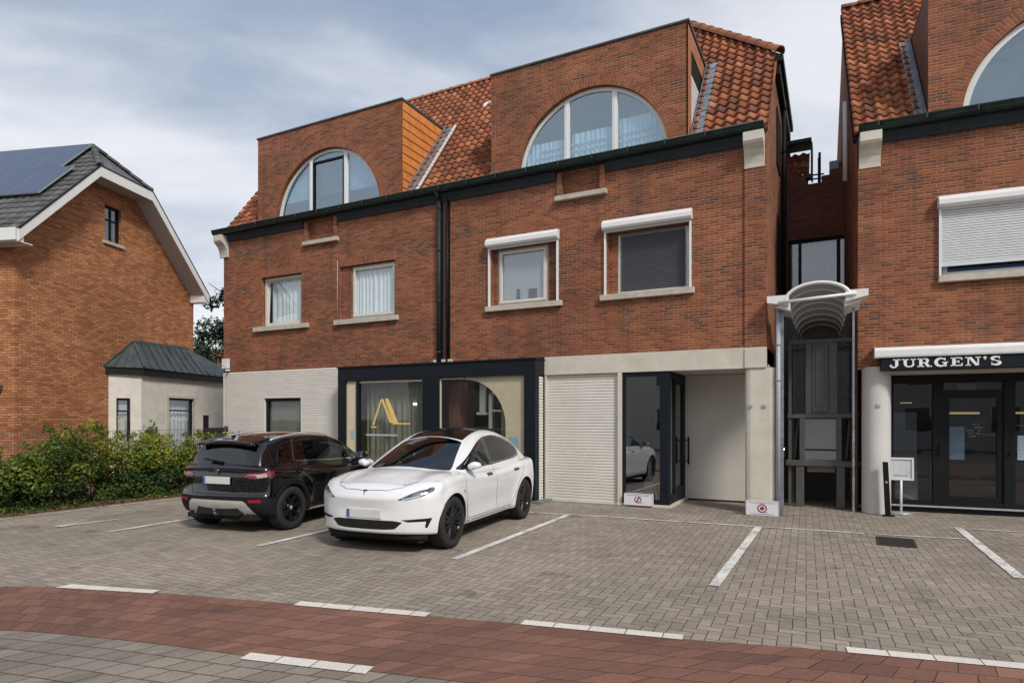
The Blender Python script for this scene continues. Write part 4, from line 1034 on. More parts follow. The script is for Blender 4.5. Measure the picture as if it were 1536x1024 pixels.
# bay extension
m = MB(); by = -.63
m.wall(3.54, 8.5, 0, 3.16, [(4.72, 5.96, .35, 2.46)], by, .12); m.face([(8.5, by, 0), (8.5, 1.5, 0), (8.5, 1.5, 3.16), (8.5, by, 3.16)])
L_ = math.hypot(.57, .63); d_ = (.57/L_, -.63/L_)
def ch(u, z): return (2.97+u*d_[0], u*d_[1], z)
for (a, b, c, d) in ((0, .20, 0, 3.16), (.20, .56, 0, .35), (.20, .56, 2.4, 3.16), (.56, L_, 0, 3.16)): m.face([ch(a, c), ch(b, c), ch(b, d), ch(a, d)], uv=[(a, c), (b, c), (b, d), (a, d)])
bayw = plain('rough_cream_render', (.62, .59, .53), .85, var=.12, scale=3, bump=.9, bscale=9)
ex = m.build('bay_extension', bayw, hs)
m = MB(); m.box(4.60, 4.72, by-.015, by+.05, .35, 2.54).box(5.96, 6.08, by-.015, by+.05, .35, 2.54).box(4.60, 6.08, by-.02, by+.05, 2.46, 2.56)
m.build('window_surround', m_cream2, ex)
w = frame_mb(4.72, 5.96, .35, 2.46, by+.07, by+.12, .07, trans=[2.05]); w = w.build('bay_window', m_black, ex)
m = MB()
def chb(u0, u1, z0, z1, o=.03):
    n_ = (-d_[1]*-1, -d_[0]*-1)
    m.prism([(ch(u0, 0)[0]+.02, ch(u0, 0)[1]+.02+o, z0), (ch(u1, 0)[0]+.02, ch(u1, 0)[1]+.02+o, z0), (ch(u1, 0)[0]+.02, ch(u1, 0)[1]+.02+o, z1), (ch(u0, 0)[0]+.02, ch(u0, 0)[1]+.02+o, z1)], (.03, .03, 0))
chb(.20, .26, .35, 2.4); chb(.50, .56, .35, 2.4); chb(.26, .50, 2.33, 2.4); chb(.26, .50, 1.98, 2.03); chb(.26, .50, .35, .42)
m.build('bay_window', m_black, ex)
MB().face([(4.72, by+.10, .35), (5.96, by+.10, .35), (5.96, by+.10, 2.46), (4.72, by+.10, 2.46)]).build('pane', m_glass, ex); MB().face([tuple(Vector(ch(u, z))+Vector((.04, .06, 0))) for u, z in ((.2, .35), (.56, .35), (.56, 2.4), (.2, 2.4))]).build('pane', m_glass, ex)
cb = curtain(MB(), 4.8, 5.9, .4, 2.42, by+.2, .02, .2); cb.build('net_curtain', m_net, ex)
MB().face([tuple(Vector(ch(u, z))+Vector((.12, .16, 0))) for u, z in ((.2, .35), (.56, .35), (.56, 2.4), (.2, 2.4))]).build('net_curtain', m_blind, ex)
m = MB(); m.box(3.7, 8.4, by+.35, -.02, .1, 3.1); m.build('room_lining', m_dark, ex)
m = MB(); e = .14
E_ = [(2.85, 0), (3.48, by-e), (8.65, by-e), (8.65, 1.6)]
for (a, b) in zip(E_[:2], E_[1:3]): m.prism([(a[0], a[1], 3.12), (b[0], b[1], 3.12), (b[0], b[1], 3.32), (a[0], a[1], 3.32)], (.03, .05, 0))
m.face([(p[0], p[1], 3.14) for p in E_])
m.build('fascia', m_black, ex)
m = MB(); r0, r1, r2 = (3.94, .0, 4.20), (6.5, 0, 4.24), (8.7, 0.6, 3.34)
A, B_, C_ = (2.80, 0.0, 3.32), (3.45, by-e-.05, 3.32), (8.7, by-e-.05, 3.30)
m.face([A, B_, r0]); m.face([B_, C_, r2, r1, r0])
for k in range(1, 15):
    t = k/15; a = Vector(B_).lerp(Vector(C_), t*.98); ttop = r0[0]+t*(4.5); zt_ = 4.22 if ttop < 6.5 else 4.24-(ttop-6.5)*.41; top = Vector((ttop, .0 if ttop < 6.5 else (ttop-6.5)*.27, zt_))
    m.bar(a+Vector((0, 0, .015)), top+Vector((0, -.01, .015)), .025, .035)
for k in (1, 2, 3): m.bar(Vector(A).lerp(Vector(B_), k/4)+Vector((0, 0, .015)), Vector(r0).lerp(Vector(A), .1*(3-k)), .025, .035)
m.bar(Vector(B_)+Vector((0, 0, .02)), Vector(r0)+Vector((0, 0, .02)), .08, .06); m.bar(Vector(r0), Vector(r1), .08, .1); m.bar(Vector(A), Vector(r0), .06, .08)
m.build('metal_roof', m_dzinc, ex)
# ================================================================== cars: an implicit body meshed by surface nets, then cut into parts
def curve(pts):
    xs = np.array([p[0] for p in pts], float); ys = np.array([p[1] for p in pts], float)
    o = np.argsort(xs); xs, ys = xs[o], ys[o]
    h = np.diff(xs); d = np.diff(ys)/h; n = len(xs); t = np.zeros(n)
    for i in range(1, n-1):
        if d[i-1]*d[i] > 0:
            w1, w2 = 2*h[i]+h[i-1], h[i]+2*h[i-1]; t[i] = (w1+w2)/(w1/d[i-1]+w2/d[i])
    t[0], t[-1] = d[0], d[-1]
    X_ = np.linspace(xs[0], xs[-1], 1600); k = np.clip(np.searchsorted(xs, X_)-1, 0, n-2)
    s = (X_-xs[k])/h[k]
    Y_ = (2*s**3-3*s**2+1)*ys[k]+(s**3-2*s**2+s)*h[k]*t[k]+(-2*s**3+3*s**2)*ys[k+1]+(s**3-s**2)*h[k]*t[k+1]
    ker = np.hanning(41); ker /= ker.sum()
    pad = np.concatenate([Y_[0]+(Y_[1]-Y_[0])*np.arange(-20, 0), Y_, Y_[-1]+(Y_[-1]-Y_[-2])*np.arange(1, 21)])
    Y_ = np.convolve(pad, ker, 'valid')
    return lambda x: np.interp(x, X_, Y_)
def smax(a, b, r):
    h = np.clip(.5+.5*(a-b)/r, 0, 1); return b*(1-h)+a*h+r*h*(1-h)*.5
def smin(a, b, r): return -smax(-a, -b, r)
def gs(x, c, w): return np.exp(-((x-c)/w)**2)

def surface_net(f, lo, hi, d):
    ax = [np.arange(lo[i], hi[i]+d, d) for i in range(3)]
    G = np.meshgrid(*ax, indexing='ij'); F = f(*G).astype(np.float64); S = F < 0
    nx, ny, nz = F.shape
    cnt = np.zeros((nx-1, ny-1, nz-1)); acc = np.zeros((nx-1, ny-1, nz-1, 3))
    C = [(i, j, k) for i in (0, 1) for j in (0, 1) for k in (0, 1)]
    sub = lambda A, c: A[c[0]:nx-1+c[0], c[1]:ny-1+c[1], c[2]:nz-1+c[2]]
    for a in C:
        for b in C:
            if sum(b) == sum(a)+1 and all(b[i] >= a[i] for i in range(3)):
                fa, fb = sub(F, a), sub(F, b); cr = (fa < 0) != (fb < 0)
                t = np.where(cr, fa/np.where(cr, fa-fb, 1), 0)
                for i in range(3): acc[..., i] += np.where(cr, a[i]+(b[i]-a[i])*t, 0)
                cnt += cr
    act = cnt > 0; idx = -np.ones(act.shape, int); idx[act] = np.arange(act.sum())
    ijk = np.argwhere(act); V = (ijk+acc[act]/cnt[act][:, None])*d+np.array([a[0] for a in ax])
    Fc = []
    for axn in range(3):
        o = [0, 1, 2]; o.remove(axn); u, v = o
        sl0 = [slice(1, -1)]*3; sl0[axn] = slice(0, -1); sl1 = [slice(1, -1)]*3; sl1[axn] = slice(1, None)
        A, B = S[tuple(sl0)], S[tuple(sl1)]; cr = np.argwhere(A != B)
        sgn = A[tuple(cr.T)]; base = cr.copy(); base[:, u] += 1; base[:, v] += 1
        q = []
        for du, dv in ((-1, -1), (0, -1), (0, 0), (-1, 0)):
            p = base.copy(); p[:, u] += du; p[:, v] += dv; q.append(idx[tuple(p.T)])
        q = np.stack(q, 1); flip = sgn if axn != 1 else ~sgn
        q[~flip] = q[~flip][:, ::-1]; Fc.append(q)
    return V, np.concatenate(Fc)

class Body:
    def __init__(s, f, lo, hi, d=.028):
        s.f = f
        V, Fc = surface_net(f, lo, hi, d); V = s.project(V); s.V, s.F = V, Fc
        s.bvh = BVHTree.FromPolygons([tuple(v) for v in V], [tuple(q) for q in Fc])
        s.bm = bmesh.new(); vs = [s.bm.verts.new(v) for v in V]
        for q in Fc:
            try: s.bm.faces.new([vs[i] for i in q])
            except ValueError: pass
    def grad(s, P, e=.004):
        g = np.zeros_like(P)
        for i in range(3):
            a, b = P.copy(), P.copy(); a[:, i] += e; b[:, i] -= e
            g[:, i] = (s.f(a[:, 0], a[:, 1], a[:, 2])-s.f(b[:, 0], b[:, 1], b[:, 2]))/(2*e)
        return g
    def project(s, P, it=4):
        P = np.array(P, float)
        for _ in range(it):
            g = s.grad(P); f = s.f(P[:, 0], P[:, 1], P[:, 2]); P -= g*(f/np.maximum((g*g).sum(1), 1e-6))[:, None]*.9
        return P
    def cut(s, poly, ax, filt, drop=False):
        """slice the skin along a polygon seen along one axis and hand back the faces inside it"""
        a, b = ax; P = [Vector((p[0], p[1])) for p in poly]
        x0, x1 = min(p.x for p in P)-.04, max(p.x for p in P)+.04; y0, y1 = min(p.y for p in P)-.04, max(p.y for p in P)+.04
        cand = set()
        for f in s.bm.faces:
            c = f.calc_center_median()
            if x0 < c[a] < x1 and y0 < c[b] < y1 and filt(c): cand.add(f)
        n = len(P)
        for i in range(n):
            p, q = P[i], P[(i+1) % n]; d = q-p
            if d.length < 1e-5: continue
            ex0, ex1 = min(p.x, q.x)-.002, max(p.x, q.x)+.002; ey0, ey1 = min(p.y, q.y)-.002, max(p.y, q.y)+.002
            sel = []
            for f in cand:
                if not f.is_valid: continue
                xs = [v.co[a] for v in f.verts]; ys = [v.co[b] for v in f.verts]
                if max(xs) < ex0 or min(xs) > ex1 or max(ys) < ey0 or min(ys) > ey1: continue
                sel.append(f)
            co = [0, 0, 0]; no = [0, 0, 0]; co[a], co[b] = p.x, p.y; no[a], no[b] = -d.y, d.x
            E_ = {e for f in sel for e in f.edges}; V_ = {v for f in sel for v in f.verts}
            r = bmesh.ops.bisect_plane(s.bm, geom=list(sel)+list(E_)+list(V_), dist=1e-5, plane_co=co, plane_no=no)
            for g in r['geom']:
                if isinstance(g, bmesh.types.BMFace): cand.add(g)
            cand = {f for f in cand if f.is_valid}
        def inside(x, y):
            r = False; j = n-1
            for i in range(n):
                if (P[i].y > y) != (P[j].y > y) and x < (P[j].x-P[i].x)*(y-P[i].y)/(P[j].y-P[i].y)+P[i].x: r = not r
                j = i
            return r
        res = []
        for f in cand:
            if not f.is_valid: continue
            c = f.calc_center_median()
            if inside(c[a], c[b]) and filt(c): res.append(f)
        left, best = set(res), []                       # keep the one connected patch, leave stray slivers on the body
        while left:
            st_ = [left.pop()]; isl = []
            while st_:
                f = st_.pop(); isl.append(f)
                for e in f.edges:
                    for g in e.link_faces:
                        if g in left: left.discard(g); st_.append(g)
            if len(isl) > len(best): best = isl
        return best
    def take(s, faces, name, mat, parent, off=0.0, delete=True):
        vm = {}; V = []; Fc = []
        for f in faces:
            q = []
            for v in f.verts:
                if v not in vm: vm[v] = len(V); V.append(tuple(v.co))
                q.append(vm[v])
            Fc.append(q)
        if not V: print('EMPTY PART', name); return None
        o = s.mesh(name, V, Fc, mat, parent, off)
        if delete: bmesh.ops.delete(s.bm, geom=list(faces), context='FACES')
        return o
    def mesh(s, name, V, Fc, mat, parent, off=0.0):
        A = np.array(V); g = s.grad(A); N = g/np.maximum(np.linalg.norm(g, axis=1), 1e-9)[:, None]; A = A+N*off
        me = bpy.data.meshes.new(name); me.from_pydata([tuple(v) for v in A], [], Fc); me.materials.append(mat)
        me.polygons.foreach_set('use_smooth', [True]*len(Fc)); me.update()
        me.normals_split_custom_set_from_vertices([tuple(n) for n in N])
        o = bpy.data.objects.new(name, me); col.objects.link(o); o.parent = parent; return o
    def rest(s, name, mat, parent):
        s.bm.verts.index_update(); s.bm.faces.ensure_lookup_table()
        return s.take([f for f in s.bm.faces], name, mat, parent, delete=False)
    def hit(s, ax, p, sgn):
        """point on the original skin met when looking along axis ax from side sgn"""
        k = [i for i in range(3) if i != ax]; o = [0, 0, 0]; o[ax] = 4.0*sgn; o[k[0]], o[k[1]] = p; d = [0, 0, 0]; d[ax] = -sgn
        r = s.bvh.ray_cast(Vector(o), Vector(d))
        return r[0], r[1]
    def on(s, ax, p, sgn, off):
        c, n = s.hit(ax, p, sgn)
        if c is None: return None
        g = s.grad(np.array([tuple(c)]))[0]; g = Vector(g).normalized(); return c+g*off
    def ribbon(s, name, mat, parent, ax, pts, sgn, w, off=.003, closed=False, step=.03, dirw=None):
        """narrow strip laid along a line on the skin"""
        P = [Vector(p) for p in pts]; Q = []
        m = len(P) if closed else len(P)-1
        for i in range(m):
            a, b = P[i], P[(i+1) % len(P)]; k = max(1, int((b-a).length/step))
            Q += [a.lerp(b, j/k) for j in range(k)]
        if not closed: Q.append(P[-1])
        mb = MB(); row = []
        for i, q in enumerate(Q):
            a = Q[i-1] if (i > 0 or closed) else q; b = Q[(i+1) % len(Q)] if (i < len(Q)-1 or closed) else q
            t = (b-a).normalized(); nrm = Vector((-t.y, t.x))*(w/2)
            l, r = s.on(ax, q+nrm, sgn, off), s.on(ax, q-nrm, sgn, off)
            row.append((l, r))
        if closed: row.append(row[0])
        for (a, b) in zip(row, row[1:]):
            if None in (*a, *b): continue
            if (a[0]-b[0]).length > .2: continue
            mb.face([a[0], a[1], b[1], b[0]], smooth=True)
        return mb.build(name, mat, parent) if mb.f else None

def rounded(pts, r=.02, n=3):
    """round the corners of a polygon"""
    out = []; P = [Vector(p) for p in pts]; m = len(P)
    for i in range(m):
        a, b, c = P[i-1], P[i], P[(i+1) % m]; d0, d1 = (a-b), (c-b); rr = min(r, d0.length*.4, d1.length*.4)
        p0, p1 = b+d0.normalized()*rr, b+d1.normalized()*rr
        for k in range(n+1):
            t = k/n; out.append(tuple(p0*(1-t)**2+b*2*t*(1-t)+p1*t*t))
    return out
def mirror(pts): return [(-p[0], p[1]) for p in pts]

m_wpaint = Mat('pearl_white_paint'); m_bpaint = Mat('gloss_black_paint')
for mm, c, r in ((m_wpaint, (.74, .745, .75), .22), (m_bpaint, (.002, .0022, .003), .12)):
    g = mm.new('ShaderNodeNewGeometry')
    mm.set(Base_Color=mm.mix(X(mm.nt, g.outputs['Backfacing']), c, (.02, .02, .022)), Roughness=r, Coat_Weight=.8, Coat_Roughness=.03)
m_wpaint, m_bpaint = m_wpaint.m, m_bpaint.m
m_tyre = plain('tyre_rubber', (.018, .018, .018), .8, var=.2, scale=20, bump=.2)
m_rim = plain('dark_alloy', (.035, .036, .04), .32, metal=.7, var=.1)
m_rimb = plain('black_alloy', (.02, .021, .023), .3, metal=.5, var=.1)
m_cladding = plain('black_cladding', (.011, .011, .012), .65, var=.15, spec=.22)
m_gloss = plain('gloss_black_trim', (.008, .008, .009), .12, coat=1.0)
m_well = plain('wheel_housing', (.006, .006, .006), .95)
m_silver = plain('satin_silver_trim', (.56, .545, .52), .42, metal=.35, var=.08)
m_chrome = plain('chrome_trim', (.7, .7, .7), .12, metal=1.0, var=.02)
m_plate = plain('blank_plate', (.60, .60, .60), .5, var=.04); m_plateb = plain('blue_band', (.05, .12, .38), .5)
m_seat = plain('dark_seat', (.03, .03, .032), .7); m_seatl = plain('light_headlining', (.25, .26, .25), .8)
m_gap = plain('shut_line', (.004, .004, .004), .9)
m_headl = Mat('headlamp_lens'); m_headl.set(Base_Color=m_headl.ramp(m_headl.noise(m_headl.obj(), 9.0, 3), [(.35, (.03, .035, .045)), (.6, (.20, .23, .28))]), Roughness=.06, Coat_Weight=1.0, Metallic=.3); m_headl = m_headl.m
m_tail = plain('tail_lamp_red', (.16, .008, .010), .12, coat=1.0, var=.3, scale=12); m_tailc = plain('tail_lamp_clear', (.50, .42, .42), .12, coat=1.0, var=.3, scale=14)
m_refl = plain('red_reflector', (.30, .010, .012), .25, var=.2, scale=20)

def wheel(parent, x, y, z, R_, w, rimr, style, mrim):
    """hub centre (x,y,z); y sign says which side faces out"""
    sgn = 1 if y > 0 else -1; h = w/2
    mb = MB(); n = 56
    prof = [(rimr-.01, -h*.80), (rimr+.012, -h*.96), (R_-.055, -h), (R_-.022, -h*.94), (R_-.004, -h*.74), (R_, -h*.5), (R_, h*.5), (R_-.004, h*.74), (R_-.022, h*.94), (R_-.055, h), (rimr+.012, h*.96), (rimr-.01, h*.80)]
    mb.lathe(prof, (0, 0, 0), 'y', n)
    for k in range(n*1):                      # tread blocks
        a = 2*PI*k/n
        for g in (-.62, -.22, .22, .62):
            c, s_ = math.cos(a), math.sin(a); q = Vector((c, 0, s_)); t = Vector((-s_, 0, c)); p = q*(R_+.0015)+Vector((0, g*h, 0))
            mb.prism([p-t*.012-Vector((0, .022, 0)), p+t*.012-Vector((0, .022, 0)), p+t*.012+Vector((0, .022, 0)), p-t*.012+Vector((0, .022, 0))], q*.003)
    T = Matrix.Translation((x, y, z))
    ty = mb.build('wheel', m_tyre, parent, M=T)
    o = sgn*h
    mb = MB(); mb.lathe([(rimr-.012, o*.84), (rimr+.004, o*.93), (rimr+.006, o*.90), (rimr-.02, o*.70), (rimr-.035, o*.2), (rimr-.04, -o*.8)], (0, 0, 0), 'y', 48)
    yc, ye = o*.62, o*.86
    def spoke(a0, w0, w1, r0=.04, r1=None, y0=None, y1=None):
        r1 = r1 or rimr-.008; y0 = yc if y0 is None else y0; y1 = ye if y1 is None else y1
        N_ = 4; pr = None
        for k in range(N_+1):
            t = k/N_; r = r0+(r1-r0)*t; yy = y0+(y1-y0)*math.sin(t*PI/2); ww = (w0+(w1-w0)*t)/2
            c, s_ = math.cos(a0), math.sin(a0); q = Vector((c, 0, s_)); tt = Vector((-s_, 0, c))
            ring = [q*r+tt*ww+Vector((0, yy-sgn*.012, 0)), q*r+tt*ww*.7+Vector((0, yy, 0)), q*r-tt*ww*.7+Vector((0, yy, 0)), q*r-tt*ww+Vector((0, yy-sgn*.012, 0)), q*r-tt*ww+Vector((0, yy-sgn*.04, 0)), q*r+tt*ww+Vector((0, yy-sgn*.04, 0))]
            if pr:
                for i in range(6): mb.face([pr[i], pr[(i+1) % 6], ring[(i+1) % 6], ring[i]])
            pr = ring
    if style == 5:
        for k in range(5):
            a = 2*PI*k/5+.3
            spoke(a-.14, .05, .030); spoke(a+.14, .05, .030); spoke(a+PI/5, .025, .022)
            spoke(a-.27, .022, .016); spoke(a+.27, .022, .016)
    else:
        for k in range(7):
            a = 2*PI*k/7+.2; spoke(a-.10, .022, .017); spoke(a+.10, .022, .017); spoke(a, .03, .01, r1=rimr*.55)
    mb.lathe([(0, o*.70), (.035, o*.70), (.04, o*.66), (.075, o*.58), (.08, o*.3)], (0, 0, 0), 'y', 20)
    rim = mb.build('rim', mrim, ty, M=T)
    mb = MB(); mb.lathe([(.0, o*.02), (.155, o*.02), (.155, -o*.05), (0, -o*.05)], (0, 0, 0), 'y', 32); mb.build('brake_disc', m_liftm, ty, M=T)
    mb = MB(); mb.lathe([(0, o*.735), (.026, o*.73), (.03, o*.70)], (0, 0, 0), 'y', 16); mb.build('hub_cap', m_silver if style == 7 else mrim, ty, M=T)
    mb = MB(); mb.lathe([(0, -o*.6), (rimr-.03, -o*.6)], (0, 0, 0), 'y', 32); mb.build('wheel_back', m_well, ty, M=T)
    return ty

def arch_liner(B_, parent, xc, zc, r, sgn, matw):
    mb = MB(); n = 40; prev = None
    for k in range(n+1):
        a = PI*(-.22+1.44*k/n); px, pz = xc+r*math.cos(a), zc+r*math.sin(a)
        if pz < .20: continue
        c, _ = B_.hit(1, (px, pz), sgn)
        if c is None: continue
        yo = c.y-sgn*.001; p = [(px, yo, pz), (xc+(r-.006)*math.cos(a), yo-sgn*.01, zc+(r-.006)*math.sin(a)), (xc+(r-.0)*math.cos(a), sgn*.45, zc+(r)*math.sin(a))]
        if prev:
            for i in range(2): mb.face([prev[i], prev[i+1], p[i+1], p[i]])
            mb.face([prev[2], (xc, sgn*.45, zc), p[2]])
        prev = p
    return mb.build('wheel_housing', matw, parent)

def side_cut(B_, poly, sgn, name, mat, parent, off=0.0):
    fs = B_.cut(poly, (0, 2), lambda c: c.y*sgn > .69-.42*(c.z-1.05))
    return B_.take(fs, name, mat, parent, off)
def seat(mb, x, y, z=.50):
    mb.prism([(x-.25, y-.24, z), (x+.25, y-.24, z+.04), (x+.25, y-.24, z+.16), (x-.2, y-.24, z+.13)], (0, .48, 0))
    mb.prism([(x-.30, y-.24, z+.05), (x-.17, y-.24, z+.12), (x-.33, y-.22, z+.68), (x-.43, y-.22, z+.66)], (0, .48, 0))
    mb.prism([(x-.45, y-.12, z+.70), (x-.36, y-.12, z+.70), (x-.38, y-.12, z+.88), (x-.45, y-.12, z+.88)], (0, .24, 0))
def mirror_part(parent, mat, x, y, z, sgn, s=1.0, name='wing_mirror'):
    mb = MB(); n = 14; m_ = 8; rows = []
    for i in range(m_+1):
        a = -PI/2+PI*i/m_; row = []
        for k in range(n):
            b = 2*PI*k/n; sq = lambda v: math.copysign(abs(v)**.72, v)
            xx = sq(math.cos(a))*sq(math.cos(b)); yy = sq(math.cos(a))*sq(math.sin(b)); zz = sq(math.sin(a))
            xx = max(xx, -.35)*(1-.25*yy*sgn)
            row.append(Vector((x+xx*.10*s, y+sgn*.04+yy*.118*s*(1 if yy*sgn > 0 else .8), z+zz*.062*s*(1-.18*abs(yy))+(-.015 if yy*sgn < 0 else .0))))
        rows.append(row)
    for i in range(m_):
        for k in range(n): mb.face([rows[i][k], rows[i][(k+1) % n], rows[i+1][(k+1) % n], rows[i+1][k]], smooth=True)
    o = mb.build(name, mat, parent)
    mb = MB(); mb.bar((x-.01, y-sgn*.12, z-.07), (x, y+sgn*.02, z-.055), .07, .025); mb.build('mirror_stalk', m_gloss, o)
    mb = MB(); mb.box(x-.04*s, x-.036*s, y-.05*s, y+.11*s, z-.05*s, z+.05*s); mb.build('mirror_glass', m_chrome, o)
    return o

# ---------------------------------------------------------------- the white car (x forward, axles at +-1.375)
WA, WR = 1.375, .355
cHt = curve([(2.5, .66), (2.28, .77), (2.18, .84), (2.0, .905), (1.6, 1.0), (1.3, 1.045), (1.0, 1.06), (.6, 1.02), (0, 1.005), (-.8, 1.04), (-1.5, 1.09), (-2.0, 1.10), (-2.25, 1.08), (-2.5, 1.03)])
cWp = curve([(2.6, .84), (2.3, .90), (2.0, .955), (1.4, 1.0), (.6, .985), (-.6, .985), (-1.4, 1.0), (-1.9, .975), (-2.2, .93), (-2.5, .85)])
cPr = curve([(.05, .80), (.2, .86), (.3, .905), (.45, .93), (.6, .946), (.76, .953), (.90, .937), (1.02, .90), (1.14, .85), (1.3, .78)])
cXf = curve([(.0, 2.05), (.2, 2.12), (.30, 2.20), (.42, 2.215), (.56, 2.225), (.70, 2.225), (.80, 2.19), (.88, 2.12), (1.02, 1.95), (1.25, 1.7)])
cXr = curve([(.0, 2.0), (.2, 2.10), (.35, 2.20), (.6, 2.24), (.85, 2.22), (1.0, 2.235), (1.09, 2.25), (1.2, 2.18), (1.4, 2.05), (1.7, 1.8)])
cHr = curve([(1.75, .80), (1.45, .94), (1.24, 1.05), (1.0, 1.165), (.7, 1.30), (.4, 1.425), (.15, 1.51), (-.1, 1.57), (-.35, 1.605), (-.6, 1.618), (-.9, 1.60), (-1.25, 1.535), (-1.6, 1.425), (-1.9, 1.285), (-2.12, 1.155), (-2.4, .96)])
cWg = curve([(1.5, .83), (1.1, .85), (.9, .86), (.2, .868), (-.8, .865), (-1.4, .83), (-1.9, .755), (-2.4, .65)])
def f_white(x, y, z):
    x = np.where(x > 1.45, 1.45+(x-1.45)*1.09, x)
    y = y/.975; ay = np.sqrt(y*y+1e-4); yn = ay/.95
    flare = .030*(gs(np.hypot(x-WA, z-WR), .39, .10)+gs(np.hypot(x+WA, z-WR), .39, .10))*(z > .15)
    waist = -.018*gs(z, .50, .14)*gs(x, 0, .95)
    hw = cWp(x)*cPr(z)+flare+waist
    side = (ay-hw)
    fender = .030*gs(ay, .72, .17)*gs(x, 1.55, .42)+.02*gs(ay, .72, .2)*gs(x, -1.5, .5)
    hood = -.012*gs(ay, .45, .12)*gs(x, 1.6, .5)
    top = (z-(cHt(x)-.10*yn**2+fender+hood))*.93
    front = x-(cXf(z)-.30*yn**3.2-.10*yn**2)+.030*gs(z, .56, .09)*gs(ay, 0, .42)
    rear = -x-(cXr(z)-.24*yn**3.2-.08*yn**2)
    bot = (.235+.06*np.clip(np.abs(x)-1.6, 0, 1))-z
    low = smax(smax(smax(side, top, .09), smax(front, rear, .05), .13), bot, .04)
    xs = x+.22*np.tanh(x*2.2)*ay**2
    gside = (ay-(cWg(x)-.50*np.maximum(z-1.0, -.03)-.10*(z-1.25)**2*(z > 1.25)))*.89
    groof = (z-(cHr(xs)-.07*(ay/.6)**2))*.86
    gh = smax(smax(gside, groof, .10), .80-z, .02)
    return smin(low, gh, .035)

wc = thing('parked_car', (-5.67, 8.62, 0), math.atan2(-.996, .09), 'white rounded electric crossover with black glass roof parked nose towards the street', 'car')
B1 = Body(f_white, (-2.5, -1.12, .1), (2.45, 1.12, 1.75), .028)
fr = lambda c: c.x > .5
# glass first
for sg_ in (1, -1):
    front_w = rounded([(.90, 1.04), (.72, 1.10), (.48, 1.205), (.22, 1.315), (-.0, 1.395), (-.145, 1.435), (-.10, 1.06)], .03)
    rear_w = rounded([(-.19, 1.065), (-.235, 1.45), (-.50, 1.47), (-.75, 1.46), (-1.05, 1.415), (-1.30, 1.34), (-1.47, 1.26), (-1.54, 1.19), (-1.48, 1.14), (-1.2, 1.11)], .03)
    o1 = side_cut(B1, front_w, sg_, 'side_window', m_carglass, wc); o2 = side_cut(B1, rear_w, sg_, 'side_window', m_cardark, wc)
    full_o = [(.925, 1.032), (.73, 1.112), (.48, 1.218), (.22, 1.328), (-.0, 1.408), (-.22, 1.46), (-.50, 1.482), (-.77, 1.472), (-1.07, 1.427), (-1.32, 1.35), (-1.49, 1.27), (-1.565, 1.185), (-1.50, 1.128), (-1.2, 1.098), (-.15, 1.05)]
    B1.ribbon('window_trim', m_gloss, wc, 1, full_o, sg_, .022, .003, True)
    pil_ = [(-.101, 1.06), (-.146, 1.436), (-.234, 1.449), (-.191, 1.066)]
    side_cut(B1, pil_, sg_, 'pillar_trim', m_gloss, wc)
ws = [(1.195, 0), (1.18, .25), (1.135, .45), (1.07, .60), (1.01, .67), (.94, .675), (.64, .595), (.30, .512), (.28, .46), (.26, .25), (.255, 0)]
ws = ws+[(x, -y) for x, y in ws[::-1][1:-1]]
B1.take(B1.cut(ws, (0, 1), lambda c: c.z > .9 and c.x > -.1), 'windscreen', m_carglass, wc)
rf = rounded([(.235, .49), (.235, -.49), (-.5, -.475), (-1.05, -.47), (-1.05, .47), (-.5, .475)], .03)
B1.take(B1.cut(rf, (0, 1), lambda c: c.z > 1.3), 'glass_roof', plain('black_roof_glass', (.006, .006, .007), .16, spec=.25), wc)
rg = rounded([(-1.10, .53), (-1.10, -.53), (-1.7, -.58), (-2.06, -.56), (-2.06, .56), (-1.7, .58)], .05)
B1.take(B1.cut(rg, (0, 1), lambda c: c.z > 1.1 and c.x < -1), 'rear_window', m_cardark, wc)
# wheel openings
for sg_ in (1, -1):
    for xc in (WA, -WA):
        r = .395; poly_ = [(xc+r*math.cos(PI*(-.3+1.6*k/44)), WR+r*math.sin(PI*(-.3+1.6*k/44))) for k in range(45)]
        poly_ = [(xc+r*.95, .0)]+[p for p in poly_ if p[1] > .12]+[(xc-r*.95, .0)]
        fs = B1.cut(poly_, (0, 2), lambda c: c.y*sg_ > .52); bmesh.ops.delete(B1.bm, geom=fs, context='FACES')
        arch_liner(B1, wc, xc, WR, r, sg_, m_well)
        wheel(wc, xc, sg_*.815, WR, WR, .235, .245, 5, m_rim)
# nose details (looking along x: polygons in (y, z))
for sg_ in (1, -1):
    hl = rounded([(sg_*.48, .71), (sg_*.60, .715), (sg_*.76, .755), (sg_*.865, .825), (sg_*.845, .865), (sg_*.74, .84), (sg_*.60, .77)], .03)
    o = B1.take(B1.cut(hl, (1, 2), fr), 'headlight', m_headl, wc, .0)
    B1.ribbon('light_rim', m_gap, o or wc, 0, hl, 1, .005, .0015, True)
    B1.ribbon('light_strip', m_net, o or wc, 0, [(sg_*.62, .79), (sg_*.72, .835), (sg_*.80, .85)], 1, .010, .003)
    B1.ribbon('light_strip', m_net, o or wc, 0, [(sg_*.54, .717), (sg_*.66, .742), (sg_*.76, .775)], 1, .008, .003)
    fg = rounded([(sg_*.52, .455), (sg_*.86, .475), (sg_*.81, .345), (sg_*.785, .35), (sg_*.80, .43), (sg_*.60, .425)], .01)
    B1.take(B1.cut(fg, (1, 2), fr), 'fog_slot', m_well, wc)
gr_ = rounded([(-.54, .425), (-.42, .445), (0, .45), (.42, .445), (.54, .425), (.44, .335), (.30, .325), (0, .322), (-.30, .325), (-.44, .335)], .015)
B1.take(B1.cut(gr_, (1, 2), fr), 'lower_grille', m_well, wc)
